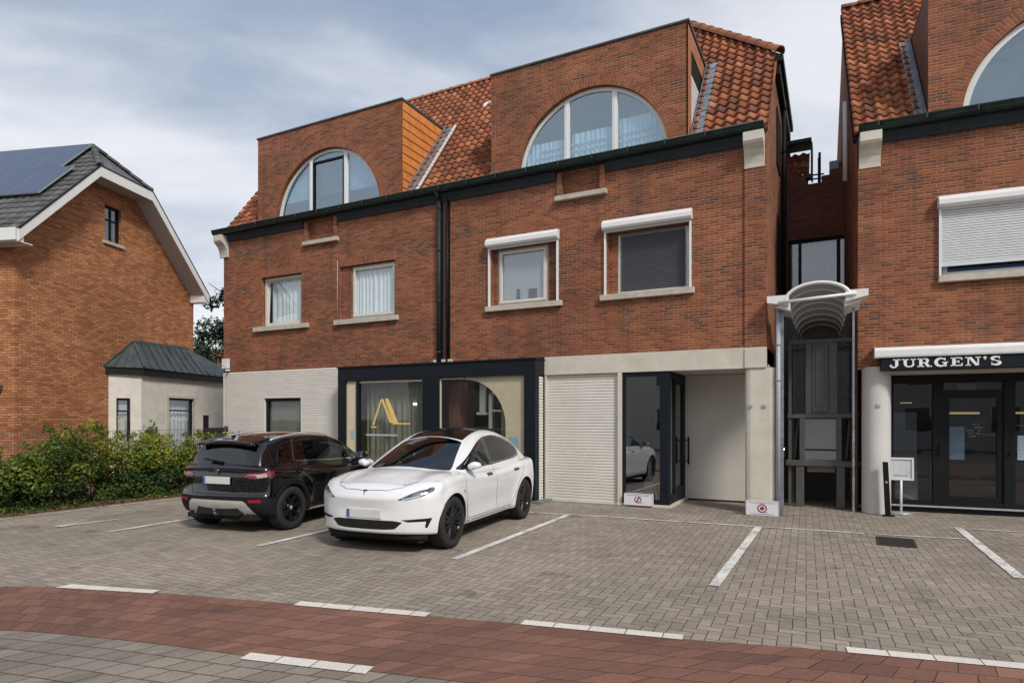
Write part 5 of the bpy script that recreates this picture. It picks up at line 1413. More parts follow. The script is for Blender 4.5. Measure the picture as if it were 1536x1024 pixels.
mb = MB(); mb.prism([(1.96, -.66, .245), (1.85, -.79, .245), (1.85, .79, .245), (1.96, .66, .245), (2.02, .4, .245), (2.03, 0, .245), (2.02, -.4, .245)], (0, 0, -.05)); mb.build('front_lip', m_cladding, wc)
# number plate
mb = MB(); mb.box(2.195, 2.215, -.26, .26, .47, .58, mi=0); mb.box(2.2155, 2.2165, -.26, -.215, .472, .578, mi=1)
M_ = Matrix.Translation((-.058, 0, 0)); mb.build('number_plate', [m_plate, m_plateb], wc, M=M_, bevel=.004)
# small badge: a short bar over a tapering stem
mb = MB(); z0 = .80
for pts in ([(-.035, .028), (.035, .028), (.028, .012), (-.028, .012)], [(-.010, .010), (.010, .010), (.003, -.034), (-.003, -.034)]):
    P = [B1.on(0, (a, z0+b), 1, .004) for a, b in pts]
    if None not in P: mb.face(P)
mb.build('nose_badge', m_gap, wc)
# shut lines
B1.ribbon('shut_line', m_gap, wc, 2, [(1.12, .70), (1.3, .68), (1.55, .63), (1.8, .58), (1.98, .50), (2.08, .32), (2.11, 0), (2.08, -.32), (1.98, -.50), (1.8, -.58), (1.55, -.63), (1.3, -.68), (1.12, -.70)], 1, .007, .0012)
for sg_ in (1, -1):
    B1.ribbon('shut_line', m_gap, wc, 1, [(.96, 1.02), (.97, .80), (.93, .55), (.88, .38), (.82, .32), (-.26, .32), (-.20, .50), (-.16, .80), (-.145, 1.04)], sg_, .007, .0012)
    B1.ribbon('shut_line', m_gap, wc, 1, [(-.26, .32), (-.84, .32), (-.94, .48), (-1.08, .70), (-1.28, .84), (-1.42, 1.0), (-1.50, 1.11)], sg_, .007, .0012)
    B1.ribbon('sill_trim', m_cladding, wc, 1, [(.98, .262), (-.98, .262)], sg_, .055, .004)
    for x in (.06, -1.02):
        o = B1.ribbon('door_handle', m_wpaint, wc, 1, [(x-.10, .905), (x+.10, .90)], sg_, .030, .009)
        B1.ribbon('shut_line', m_gap, wc, 1, rounded([(x-.105, .885), (x+.105, .88), (x+.105, .92), (x-.105, .925)], .012), sg_, .005, .0015, True)
    B1.ribbon('side_camera', m_gloss, wc, 1, [(1.02, .735), (1.055, .735)], sg_, .035, .006)
    c, _ = B1.hit(1, (.75, 1.04), sg_)
    mirror_part(wc, m_wpaint, .76, (c.y if c else sg_*.9)+sg_*.085, 1.085, sg_, .92)
B1.ribbon('tail_light', m_tail, wc, 0, [(.45, .93), (.72, .95), (.82, .98)], -1, .09, .004); B1.ribbon('tail_light', m_tail, wc, 0, [(-.45, .93), (-.72, .95), (-.82, .98)], -1, .09, .004)
B1.rest('body', m_wpaint, wc)
mb = MB(); seat(mb, .28, .38); seat(mb, .28, -.38); seat(mb, -.70, .38, .52); seat(mb, -.70, -.38, .52); mb.build('seat', m_seat, wc, bevel=.03)
mb = MB(); mb.prism([(1.10, -.70, .85), (.65, -.70, .80), (.60, -.70, .93), (.72, -.70, .985), (1.12, -.70, .99)], (0, 1.40, 0)); mb.box(-1.9, 1.0, -.80, .80, .30, .34); mb.box(-2.0, -1.1, -.7, .7, .34, .98)
mb.build('dashboard', m_seat, wc)
mb = MB(); mb.lathe([(.165, -.012), (.18, 0), (.165, .012), (.15, 0), (.165, -.012)], (0, 0, 0), 'z', 24); mb.box(-.16, .16, -.02, .02, -.008, .008)
mb.build('steering_wheel', m_seat, wc, M=Matrix.Translation((.56, .38, .97)) @ Matrix.Rotation(R(-62), 4, 'Y'))
mb = MB(); mb.box(.42, .45, -.12, .12, 1.30, 1.36); mb.build('rear_view_mirror', m_seat, wc)
mb = MB()
for (x0, x1, z0, z1) in ((-2.0, 1.9, .14, .20),): mb.box(x0, x1, -.72, .72, z0, z1)
mb.build('underbody', m_well, wc)

# ---------------------------------------------------------------- the black car (axles at +-1.33)
BA, BR = 1.33, .345
dHt = curve([(2.4, .78), (2.15, .88), (1.9, .955), (1.5, 1.0), (1.05, 1.03), (.6, 1.0), (0, 1.0), (-.8, 1.04), (-1.5, 1.08), (-2.0, 1.07), (-2.3, 1.03)])
dWp = curve([(2.5, .84), (2.1, .93), (1.7, .98), (1.3, 1.0), (.5, .98), (-.5, .98), (-1.3, 1.01), (-1.7, 1.0), (-2.0, .975), (-2.3, .94)])
dPr = curve([(.1, .84), (.28, .895), (.42, .91), (.6, .92), (.78, .925), (.92, .905), (1.02, .875), (1.15, .83), (1.3, .77)])
dXf = curve([(.1, 1.95), (.3, 2.06), (.5, 2.12), (.7, 2.12), (.85, 2.08), (.95, 1.98), (1.1, 1.8)])
dXr = curve([(.1, 1.88), (.24, 1.96), (.36, 2.07), (.48, 2.12), (.56, 2.12), (.62, 2.085), (.75, 2.06), (.90, 2.055), (.99, 2.06), (1.06, 2.02), (1.12, 1.96), (1.3, 1.84), (1.45, 1.75)])
dHr = curve([(1.6, .80), (1.2, .98), (1.0, 1.06), (.7, 1.24), (.4, 1.39), (.15, 1.475), (-.2, 1.53), (-.6, 1.545), (-1.0, 1.525), (-1.4, 1.48), (-1.68, 1.435), (-1.82, 1.38), (-1.90, 1.28), (-2.02, 1.08), (-2.2, .80)])
dWg = curve([(1.4, .82), (.9, .83), (.1, .84), (-.8, .835), (-1.4, .80), (-1.9, .74), (-2.3, .68)])
def f_black(x, y, z):
    x = np.where(x < -1.38, -1.38+(x+1.38)*1.19, x); y = y/.965
    ay = np.sqrt(y*y+1e-4); yn = ay/.92
    flare = .035*(gs(np.hypot(x-BA, z-BR), .40, .12)+gs(np.hypot(x+BA, z-BR), .42, .13))*(z > .15)
    waist = -.02*gs(z, .48, .15)*gs(x, 0, .8)
    crease = .010*gs(z, .86, .05)
    side = ay-(dWp(x)*dPr(z)+flare+waist+crease)
    top = z-(dHt(x)-.08*yn**2)
    front = x-(dXf(z)-.22*yn**3-.08*yn**2)
    rear = -x-(dXr(z)-.13*yn**5-.055*yn**2)-.0
    bot = (.25+.07*np.clip(np.abs(x)-1.55, 0, 1))-z
    low = smax(smax(smax(side, top, .08), smax(front, rear, .05), .10), bot, .04)
    gside = (ay-(dWg(x)-.36*np.maximum(z-1.0, -.05)-.12*(z-1.25)**2*(z > 1.25)))*.93
    xs = x+.16*np.tanh(x*2.2)*ay**2
    groof = (z-(dHr(xs)-.06*(ay/.6)**2))*.80
    grear = (-x-(1.84-.52*(z-1.35)-.10*ay**2))*.85
    gh = smax(smax(smax(gside, groof, .09), grear, .03), .85-z, .02)
    sp_ = smax(np.abs(z-(1.435-.05*(ay/.6)**2-.16*(-x-1.7)))-.028, np.maximum(-x-(1.96-.12*ay**2), x+1.45), .03); sp_ = smax(sp_, ay-.58, .06)
    return smin(smin(low, gh, .03), sp_, .02)
bc = thing('parked_car', (-8.77, 8.63, 0), math.atan2(.993, -.115), 'black compact sport utility car seen from behind, parked nose towards the shopfront', 'car')
B2 = Body(f_black, (-2.3, -1.12, .1), (2.3, 1.12, 1.65), .028)
re_ = lambda c: c.x < -1.2
for sg_ in (1, -1):
    fw_ = rounded([(.78, 1.06), (.55, 1.21), (.30, 1.325), (.08, 1.40), (-.12, 1.425), (-.14, 1.07)], .03)
    rw_ = rounded([(-.22, 1.075), (-.20, 1.432), (-.60, 1.445), (-.98, 1.425), (-1.08, 1.10)], .03)
    qw_ = rounded([(-1.17, 1.11), (-1.09, 1.41), (-1.25, 1.385), (-1.40, 1.27), (-1.43, 1.15)], .04)
    side_cut(B2, fw_, sg_, 'side_window', m_carglass, bc); side_cut(B2, rw_, sg_, 'side_window', m_cardark, bc); side_cut(B2, qw_, sg_, 'side_window', m_cardark, bc)
    B2.ribbon('window_trim', m_chrome, bc, 1, [(.85, 1.035), (-.2, 1.05), (-1.10, 1.075)], sg_, .012, .004)
    B2.ribbon('pillar_strip', m_chrome, bc, 1, [(-1.135, 1.075), (-1.05, 1.425)], sg_, .014, .004)
ws = [(.99, 0), (.97, .3), (.90, .52), (.80, .70), (.70, .70), (.45, .65), (.20, .575), (.14, .3), (.13, 0)]
ws = ws+[(x, -y) for x, y in ws[::-1][1:-1]]
B2.take(B2.cut(ws, (0, 1), lambda c: c.z > 1.0 and c.x > -.1), 'windscreen', m_carglass, bc)
rg = rounded([(-.52, 1.075), (.52, 1.075), (.60, 1.13), (.535, 1.37), (-.535, 1.37), (-.60, 1.13)], .03)
B2.take(B2.cut(rg, (1, 2), lambda c: c.x < -1.2), 'rear_window', m_cardark, bc)
# black gloss roof panel is part of the body; rails on top
for sg_ in (1, -1):
    pth = [(x, sg_*(.585-.03*abs(x+.55)), 0) for x in np.linspace(.05, -1.45, 16)]
    P = []
    for i, p in enumerate(pth):
        c = B2.on(2, (p[0], p[1]), 1, .035*math.sin(PI*i/15)**.4 if 0 < i < 15 else 0.0)
        if c: P.append(c)
    MB().tube(P, .013, 8).build('roof_rail', m_silver, bc)
mb = MB(); mb.prism([(-1.50, -.012, 1.46), (-1.68, -.02, 1.43), (-1.66, 0, 1.505)], (0, .024, 0)); mb.build('roof_aerial', m_gloss, bc)
for sg_ in (1, -1):
    for xc in (BA, -BA):
        r = .385; poly_ = [(xc+r*math.cos(PI*(-.3+1.6*k/44)), BR+r*math.sin(PI*(-.3+1.6*k/44))) for k in range(45)]
        poly_ = [(xc+r*.95, .0)]+[p for p in poly_ if p[1] > .14]+[(xc-r*.95, .0)]
        fs = B2.cut(poly_, (0, 2), lambda c: c.y*sg_ > .5); bmesh.ops.delete(B2.bm, geom=fs, context='FACES')
        arch_liner(B2, bc, xc, BR, r, sg_, m_well)
        B2.ribbon('arch_cladding', m_cladding, bc, 1, [(xc+(r+.033)*math.cos(PI*(-.12+1.24*k/30)), BR+(r+.033)*math.sin(PI*(-.12+1.24*k/30))) for k in range(31)], sg_, .066, .006)
        wheel(bc, xc, sg_*.80, BR, BR, .235, .225, 7, m_rimb)
    B2.ribbon('sill_cladding', m_cladding, bc, 1, [(.92, .31), (-.92, .31)], sg_, .11, .006)
    B2.ribbon('sill_strip', m_silver, bc, 1, [(.90, .275), (-.90, .275)], sg_, .022, .010)
    B2.ribbon('shut_line', m_gap, bc, 1, [(.86, .40), (.86, .9), (.80, 1.03)], sg_, .007, .0015); B2.ribbon('shut_line', m_gap, bc, 1, [(-.20, .38), (-.17, .8), (-.18, 1.05)], sg_, .007, .0015)
    B2.ribbon('shut_line', m_gap, bc, 1, [(-.90, .42), (-1.0, .62), (-1.12, .80), (-1.13, 1.06)], sg_, .007, .0015)
    for x in (.0, -.98): B2.ribbon('door_handle', m_gloss, bc, 1, [(x-.09, .93), (x+.09, .93)], sg_, .028, .02)
    c, _ = B2.hit(1, (.62, 1.05), sg_); mirror_part(bc, m_gloss, .62, (c.y if c else sg_*.88)+sg_*.10, 1.10, sg_, .95)
# rear end
for sg_ in (1, -1):
    tl = rounded([(sg_*.48, .875), (sg_*.56, .93), (sg_*.90, .965), (sg_*.93, .90), (sg_*.80, .845), (sg_*.58, .835)], .02)
    o = B2.take(B2.cut(tl, (1, 2), lambda c: c.x < -1.70), 'tail_light', m_tail, bc)
    B2.ribbon('clear_lens', m_tailc, o or bc, 0, [(sg_*.57, .872), (sg_*.72, .882), (sg_*.84, .90)], -1, .058, .004)
    B2.ribbon('light_rim', m_gap, o or bc, 0, tl, -1, .008, .002, True)
    B2.ribbon('rear_reflector', m_refl, bc, 0, [(sg_*.60, .50), (sg_*.79, .505)], -1, .042, .005)
sk = rounded([(-.69, .535), (.69, .535), (.62, .545), (-.62, .545)], .01)
outer = [(.70, .25), (.56, .495), (.50, .53), (-.50, .53), (-.56, .495), (-.70, .25)]; 
fs = B2.cut([(.70, .24), (.56, .47), (.50, .505), (-.50, .505), (-.56, .47), (-.70, .24)], (1, 2), re_)
B2.take(fs, 'skid_plate', m_silver, bc)
lower = [(-1.1, .20), (-1.1, .545), (1.1, .545), (1.1, .20)]
fs = B2.cut([(.93, .21), (.93, .555), (-.93, .555), (-.93, .21)], (1, 2), lambda c: c.x < -1.64)
B2.take(fs, 'rear_bumper', m_cladding, bc)
mb = MB()
P = [B2.on(0, (a, b), -1, .006) for a, b in ((-.40, .405), (.40, .405), (.47, .30), (.42, .262), (-.42, .262), (-.47, .30))]
if None not in P: mb.face([P[i] for i in range(6)])
mb = MB(); mb.box(-1.965, -1.8, -.40, .40, .27, .40); mb.prism([(-1.96, .40, .27), (-1.96, .40, .40), (-1.92, .46, .30)], (.1, 0, 0)); mb.prism([(-1.96, -.40, .27), (-1.92, -.46, .30), (-1.96, -.40, .40)], (.1, 0, 0)); mb.build('diffuser', m_well, bc)
mb = MB(); mb.tube([(-1.88, 0, .28), (-2.01, 0, .285), (-2.03, 0, .33)], .02, 8); mb.lathe([(0, .0), (.024, .01), (.026, .03), (.015, .05), (0, .055)], c=(-2.03, 0, .33), n=10); mb.build('tow_hitch', m_liftm, bc)
for y in (-.50, .50):
    mb = MB(); mb.lathe([(.035, 0), (.042, 0), (.042, .14), (.035, .14), (.035, 0)], n=16); mb.v = [(p[0], p[1]*1.6, p[2]) for p in mb.v]
    mb.build('exhaust_tip', m_chrome, bc, M=Matrix.Translation((-1.87, y, .285)) @ Matrix.Rotation(R(90), 4, 'Y'))
mb = MB(); mb.box(-1.995, -1.975, -.26, .26, .755, .865, mi=0); mb.box(-1.9965, -1.9955, .215, .26, .757, .863, mi=1); mb.build('number_plate', [m_plate, m_plateb], bc, bevel=.004)
mb = MB()                                                                    # ring badge with an inner loop
for k in range(20):
    a, b = 2*PI*k/20, 2*PI*(k+1)/20
    P = [(-1.978, r_*math.cos(t), .955+r_*math.sin(t)) for r_, t in ((.034, a), (.034, b), (.042, b), (.042, a))]; mb.prism(P, (-.012, 0, 0))
mb.bar((-1.983, -.02, .94), (-1.983, .02, .94), .008); mb.bar((-1.983, -.02, .94), (-1.983, 0, .975), .008); mb.bar((-1.983, .02, .94), (-1.983, 0, .975), .008)
mb.build('boot_badge', m_chrome, bc)
B2.ribbon('shut_line', m_gap, bc, 0, [(-.60, 1.10), (-.62, .95), (-.60, .80), (-.52, .60), (.52, .60), (.60, .80), (.62, .95), (.60, 1.10)], -1, .007, .0015)
w0 = B2.on(0, (.0, 1.075), -1, .03); w1_ = B2.on(0, (.36, 1.125), -1, .015)
mb = MB(); mb.bar(w0, w1_, .022, .016); mb.bar(w0+Vector((0, -.04, -.005)), w0+Vector((0, .03, 0)), .035, .03); mb.build('rear_wiper', m_cladding, bc)
mb = MB()
P = [B2.on(0, (a, 1.445-.05*(a/.6)**2), -1, .01) for a in (-.12, .12)]
if None not in P: mb.bar(P[0], P[1], .012, .012); mb.build('brake_light', m_tail, bc)
B2.rest('body', m_bpaint, bc)
mb = MB(); seat(mb, .10, .36); seat(mb, .10, -.36); seat(mb, -.75, .36, .52); seat(mb, -.75, -.36, .52); mb.build('seat', m_seat, bc, bevel=.03)
mb = MB(); mb.prism([(.95, -.70, .85), (.55, -.70, .80), (.50, -.70, .95), (.62, -.70, 1.0), (.96, -.70, 1.01)], (0, 1.40, 0)); mb.box(-1.8, 1.0, -.76, .76, .34, .38); mb.box(-1.85, -1.1, -.66, .66, .38, .98)
mb.build('dashboard', m_seat, bc)
MB().box(-1.9, 1.9, -.68, .68, .2, .27).build('underbody', m_well, bc)
# ================================================================== ground, markings, small things, planting, sky
def sheet(name, pts, z, mat, rot=0.0, uvs=None):
    c, s_ = math.cos(rot), math.sin(rot); m = MB()
    m.face([(p[0], p[1], z) for p in pts], uv=[(p[0]*c+p[1]*s_, -p[0]*s_+p[1]*c) for p in pts])
    o = m.build(name, mat); return tag(o, kind='structure')
m = MB(); m.face([(-900, -900, -.012), (900, -900, -.012), (900, 900, -.012), (-900, 900, -.012)]); tag(m.build('ground', m_ground), kind='structure')
sheet('parking_lot', [(-13.3, -2), (16, -2), (16, 20), (-13.3, 20)], -.006, m_paver, rot=R(2))
UP = [(-12.5, .6), (-10.0, 2.25), (-8.9, 2.95), (-7.83, 3.45), (-7.12, 3.78), (-6.1, 4.07), (-4.58, 4.41), (-3.23, 4.68), (-2.4, 4.86), (-1.06, 5.12), (.1, 5.40), (1.19, 5.60), (3.0, 5.95), (7, 6.8), (12, 7.9)]
LO = [(-10.6, -.6), (-8.9, .95), (-7.6, 1.9), (-6.9, 2.40), (-6.17, 2.76), (-5.59, 2.94), (-4.73, 3.14), (-3.92, 3.28), (-2.85, 3.48), (-2.18, 3.62), (-.5, 3.95), (1.2, 4.25), (4.0, 4.8), (7.6, 5.5), (12.4, 6.5)]
def dens(P, k=6):
    out = []
    for i in range(len(P)-1):
        a = P[max(i-1, 0)]; b, c = P[i], P[i+1]; d = P[min(i+2, len(P)-1)]
        for j in range(k):
            t = j/k; out.append(tuple(.5*((2*b[q])+(-a[q]+c[q])*t+(2*a[q]-5*b[q]+4*c[q]-d[q])*t*t+(-a[q]+3*b[q]-3*c[q]+d[q])*t**3) for q in (0, 1)))
    return out+[P[-1]]
U_, L_ = dens(UP), dens(LO); m = MB(); s0 = 0
for i in range(len(U_)-1):
    ds = math.hypot(U_[i+1][0]-U_[i][0], U_[i+1][1]-U_[i][1]); w = 1.2
    m.face([(*L_[i], -.001), (*L_[i+1], -.001), (*U_[i+1], -.001), (*U_[i], -.001)], uv=[(s0, 0), (s0+ds, 0), (s0+ds, w), (s0, w)]); s0 += ds
tag(m.build('cycle_path', m_redpaver), kind='structure')
m = MB(); s0 = 0
for i in range(len(L_)-1):
    ds = math.hypot(L_[i+1][0]-L_[i][0], L_[i+1][1]-L_[i][1]); a, b = L_[i], L_[i+1]; q0, q1 = (a[0]*.3-1.5+a[0]*.7, a[1]-6.0), (b[0]-1.5, b[1]-6.0)
    m.face([(*q0, -.002), (*q1, -.002), (*b, -.002), (*a, -.002)], uv=[(s0, -6.0), (s0+ds, -6.0), (s0+ds, 0), (s0, 0)]); s0 += ds
tag(m.build('pavement', m_slab), kind='structure')
def marking(name, pts, z, mat, k=None):
    m = MB(); a, b, c, d = [Vector((*p, z)) for p in pts]; ln = (b-a).length; w = (d-a).length
    m.face([a, b, c, d], uv=[(0, 0), (ln, 0), (ln, w), (0, w)]); return tag(m.build(name, mat), kind='structure')
for q_ in ([(-7.234, 3.70), (-6.11, 4.02), (-6.15, 4.13), (-7.21, 3.86)], [(-4.54, 4.37), (-3.23, 4.64), (-3.25, 4.77), (-4.57, 4.50)],
           [(-2.385, 4.84), (-1.07, 5.085), (-1.085, 5.21), (-2.40, 4.965)], [(.099, 5.37), (1.25, 5.585), (1.235, 5.71), (.085, 5.50)], [(-3.87, 3.21), (-2.87, 3.41), (-2.90, 3.54), (-3.90, 3.335)]):
    marking('edge_block_line', q_, .004, m_block)
def stripe(x0, y0, x1, y1, w=.10):
    a, b = Vector((x0, y0)), Vector((x1, y1)); n = Vector((-(b-a).y, (b-a).x)).normalized()*w/2
    return marking('parking_line', [tuple(a-n), tuple(b-n), tuple(b+n), tuple(a+n)], .004, m_line)
stripe(-4.24, 6.73, -4.34, 10.80, .11); stripe(-1.12, 6.89, -1.085, 11.02, .11); stripe(1.84, 8.75, 1.80, 12.4, .12); stripe(-7.10, 6.20, -7.22, 10.6, .10); stripe(-10.07, 5.93, -10.22, 10.4, .10)
stripe(-7.1, 10.66, -4.29, 10.80, .07); stripe(-4.395, 10.86, .42, 11.10, .07); stripe(.62, 11.12, 1.73, 11.25, .06); stripe(1.87, 12.3, 4.9, 12.62, .06)
stripe(-11.30, 5.80, -11.20, 6.75, .07); marking('parking_line', [(-11.42, 5.82), (-11.18, 5.82), (-11.26, 6.15), (-11.30, 6.15)], .008, m_line)
stripe(-13.02, 4.0, -12.98, 12.4, .05)
# drain
dg = thing('drain_grate', (.80, 10.55, 0), R(-2), 'dark rusty slotted drain grate set in the paving near the right pillar', 'drain grate')
m = MB(); m.box(-.24, .24, -.36, -.33, .0, .006).box(-.24, .24, .33, .36, 0, .006).box(-.24, -.21, -.33, .33, 0, .006).box(.21, .24, -.33, .33, 0, .006)
m_iron = plain('rusty_iron', (.035, .028, .024), .8, var=.4, scale=20, bump=.4)
for k in range(10): m.box(-.21, .21, -.31+k*.066, -.285+k*.066, .0, .005)
m.build('grille', m_iron, dg); MB().box(-.21, .21, -.33, .33, -.004, .001).build('pit', m_well, dg)
# sign boxes, post, menu stand
def signbox(name, loc, rz, w, h, lab, kind):
    t = thing(name, loc, rz, lab, 'sign')
    m = MB(); m.box(-w/2, w/2, 0, .10, 0, h); m.build('board', m_plastic, t, bevel=.006)
    m = MB()
    for a, b in ((0, .008), (h-.008, h)): m.box(-w/2-.002, w/2+.002, -.004, .0, a, b)
    m.box(-w/2-.002, -w/2+.006, -.004, 0, 0, h).box(w/2-.006, w/2+.002, -.004, 0, 0, h)
    m.build('edge_trim', plain('pink_edge', (.55, .35, .38), .5), t)
    m = MB(); m.box(-w*.40, w*.38, -.004, -.0, h*.84, h*.87)
    if kind: m.box(-w*.38, w*.36, -.004, -.0, h*.10, h*.13)
    m.box(.01, .10, -.004, 0, h*.22, h*.25).box(.02, .06, -.004, 0, h*.27, h*.29)
    m.build('printed_line', m_greyprint, t)
    m = MB(); n = 28; r0, r1 = h*.22, h*.29
    for k in range(n):
        if kind == 0 and 6 < k < 9: continue
        a, b = 2*PI*k/n, 2*PI*(k+1)/n
        m.prism([(r*math.cos(q)*1.05, -.003, h*.5+r*math.sin(q)) for r, q in ((r0, a), (r0, b), (r1, b), (r1, a))], (0, -.002, 0))
    if kind:
        m.prism([(h*.13*math.cos(2*PI*k/16), -.003, h*.5+h*.13*math.sin(2*PI*k/16)) for k in range(16)], (0, -.002, 0))
    else:
        for k in range(12):
            a, b = PI*.1+PI*1.3*k/12, PI*.1+PI*1.3*(k+1)/12
            m.prism([(r*math.cos(q)+.01, -.003, h*.54+r*math.sin(q)) for r, q in ((h*.05, a), (h*.05, b), (h*.12, b), (h*.12, a))], (0, -.002, 0))
        m.prism([(-.04, -.003, h*.30), (.0, -.003, h*.52), (.02, -.003, h*.50), (-.015, -.003, h*.30)], (0, -.002, 0))
    m.build('printed_emblem', m_maroon, t); return t
signbox('sign_box', (-3.49, 12.43, .03), R(-1), .58, .235, 'white box sign with maroon ring emblem at the foot of the glass entrance', 0)
signbox('sign_box', (-1.155, 12.32, 0), R(0), .56, .27, 'white box sign with maroon bullseye emblem against the cream pillar', 1)
bp = thing('leaning_post', (.886, 13.33, 0), R(3), 'slim black post leaning slightly beside the round grey pillar', 'post')
m = MB(); m.prism([(-.045, -.03, .02), (.045, -.03, .02), (-.0, -.03, .98), (-.085, -.03, .98)], (0, .06, 0)); m.build('shaft', m_black, bp, bevel=.004)
MB().box(-.045, -.01, -.036, -.03, .60, .63).build('clip', m_alu, bp); MB().box(-.08, .10, -.05, .06, 0, .02).build('foot', m_black, bp)
ms = thing('menu_stand', (1.13, 13.80, 0), R(3), 'white framed menu board on a thin pole with a round metal foot', 'menu stand')
m = MB(); m.lathe([(0, .0), (.17, .0), (.17, .012), (.03, .03), (0, .03)], n=28); m.build('foot', m_alu, ms)
m = MB(); m.tube([(0, 0, .02), (0, 0, .66)], .02, 10); m.build('pole', m_white, ms)
m = frame_mb(-.20, .20, .62, 1.04, -.02, .03, .03); 
fo = m.build('frame', m_plastic, ms, bevel=.004); MB().box(-.172, .172, .0, .012, .648, 1.012).build('sheet', plain('pale_sheet', (.55, .57, .60), .4), fo)
MB().box(-.12, .10, -.004, .0, .70, .715).build('printed_line', m_greyprint, fo)

# ---------------------------------------------------------------- foliage
def leaf_mat(name, stops, tr=.25):
    m = Mat(name); n = m.new('ShaderNodeUVMap'); sp_ = m.new('ShaderNodeSeparateXYZ'); m.link(n.outputs[0], sp_.inputs[0])
    c = m.ramp(X(m.nt, sp_.outputs[0]), stops)
    m.set(Base_Color=c, Roughness=.42, Specular_IOR_Level=.4)
    t = m.new('ShaderNodeBsdfTranslucent'); m.link(c, t.inputs[0]); mx = m.new('ShaderNodeMixShader'); mx.inputs[0].default_value = tr
    m.link(m.b.outputs[0], mx.inputs[1]); m.link(t.outputs[0], mx.inputs[2]); m.link(mx.outputs[0], m.out.inputs[0]); return m.m
m_leaf = leaf_mat('hedge_leaf', [(0, (.012, .034, .010)), (.3, (.038, .080, .015)), (.5, (.095, .15, .020)), (.72, (.20, .24, .028)), (.94, (.38, .35, .04)), (1, (.34, .14, .03))], .35)
m_leafd = leaf_mat('dark_tree_leaf', [(0, (.006, .018, .010)), (1, (.028, .06, .022))], .15)
m_bark = plain('bark', (.06, .045, .032), .9, var=.3, scale=12, bump=.6)
def leaves(P, N, size, tone, name, mat, parent, seed=1):
    """P (n,3) leaf centres, N facing, one folded diamond leaf each"""
    r = np.random.default_rng(seed); n = len(P); a = r.normal(size=(n, 3)); N = N/np.linalg.norm(N, axis=1)[:, None]
    t = np.cross(N, a); t /= np.linalg.norm(t, axis=1)[:, None]; b = np.cross(N, t); s_ = size*r.uniform(.6, 1.35, n)
    L = t*s_[:, None]; Wd_ = b*(s_*.48)[:, None]; D = N*(s_*.16)[:, None]
    V = np.stack([P-L, P+Wd_-D*0+D, P+L*1.0, P-Wd_+D, P-L*.0], 1).reshape(-1, 3)
    i = np.arange(n)*5; F_ = np.concatenate([np.stack([i, i+1, i+4], 1), np.stack([i+1, i+2, i+4], 1), np.stack([i+2, i+3, i+4], 1), np.stack([i+3, i, i+4], 1)])
    me = bpy.data.meshes.new(name); me.from_pydata(V.tolist(), [], F_.tolist()); me.materials.append(mat)
    uv = me.uv_layers.new(name='UVMap'); tt = np.tile(tone, 4); arr = np.zeros((len(F_)*3, 2)); arr[:, 0] = np.repeat(tt, 3); uv.data.foreach_set('uv', arr.ravel())
    o = bpy.data.objects.new(name, me); col.objects.link(o); o.parent = parent; return o
def blob_leaves(cents, rad, per, seed, squash=(1, 1, 1), shell=.55):
    r = np.random.default_rng(seed); P, N, T = [], [], []
    for (c, rr) in zip(cents, rad):
        k = int(per*rr*rr); d = r.normal(size=(k, 3)); d /= np.linalg.norm(d, axis=1)[:, None]
        q = rr*(shell+(1-shell)*r.random(k)**.5)*(1+.18*np.sin(d[:, 0]*7+c[0]*3)*np.sin(d[:, 2]*6+c[1]*5))
        p = np.array(c)+d*q[:, None]*np.array(squash)
        nn = d+r.normal(size=(k, 3))*.55+np.array([0, 0, .45]); P.append(p); N.append(nn); T.append(np.full(k, r.normal(0, .10)))
    return np.concatenate(P), np.concatenate(N), np.concatenate(T)
hg = thing('hedge', (-14.15, 8.6, 0), 0, 'overgrown yellow-green mixed hedge along the left edge of the parking', 'hedge')
r = np.random.default_rng(21)
def hh(y):        # height of the top of the hedge along its run
    return float(np.interp(y, [3.5, 5.6, 6.6, 7.3, 8.1, 8.8, 9.4, 10.2, 11.2, 12.6, 14.0], [.9, .90, 1.0, 1.42, 1.50, 1.24, 1.40, 1.22, 1.20, 1.12, .95]))
cents, rads = [], []
for k in range(430):
    y = r.uniform(3.4, 14.0); H_ = hh(y); rr = r.uniform(.13, .30); z = r.uniform(.02, 1)**.9*(H_-rr*.7); x = -14.25+r.uniform(-.48, .52)*(1-.25*(z/H_))
    cents.append((x-(-14.15), y-8.6, max(z, rr*.5))); rads.append(rr)
for k in range(95):                       # loose shoots standing out of the top
    y = r.uniform(4.5, 13.5); cents.append((r.uniform(-.5, .4), y-8.6, hh(y)+r.uniform(-.05, .20))); rads.append(r.uniform(.05, .12))
P, N, T = blob_leaves(cents, rads, 3600, 5, (1, 1, .95))
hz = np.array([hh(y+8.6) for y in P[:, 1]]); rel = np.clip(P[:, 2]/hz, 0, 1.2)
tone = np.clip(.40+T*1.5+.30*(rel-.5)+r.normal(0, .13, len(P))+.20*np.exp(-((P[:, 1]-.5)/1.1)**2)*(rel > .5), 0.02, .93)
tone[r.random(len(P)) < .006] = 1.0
keep = P[:, 2] > .01
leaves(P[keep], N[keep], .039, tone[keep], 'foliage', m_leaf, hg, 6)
m = MB(); jr = random.Random(8)
for k in range(110):
    y = jr.uniform(-5, 5.2); x = jr.uniform(-.40, .1); h = hh(y+8.6)*jr.uniform(.7, 1.0); m.tube([(x, y, 0), (x+jr.uniform(-.1, .1), y+jr.uniform(-.1, .1), h*.5), (x+jr.uniform(-.25, .25), y+jr.uniform(-.25, .25), h)], [.014, .009, .004], 5)
m.build('stem', m_bark, hg)
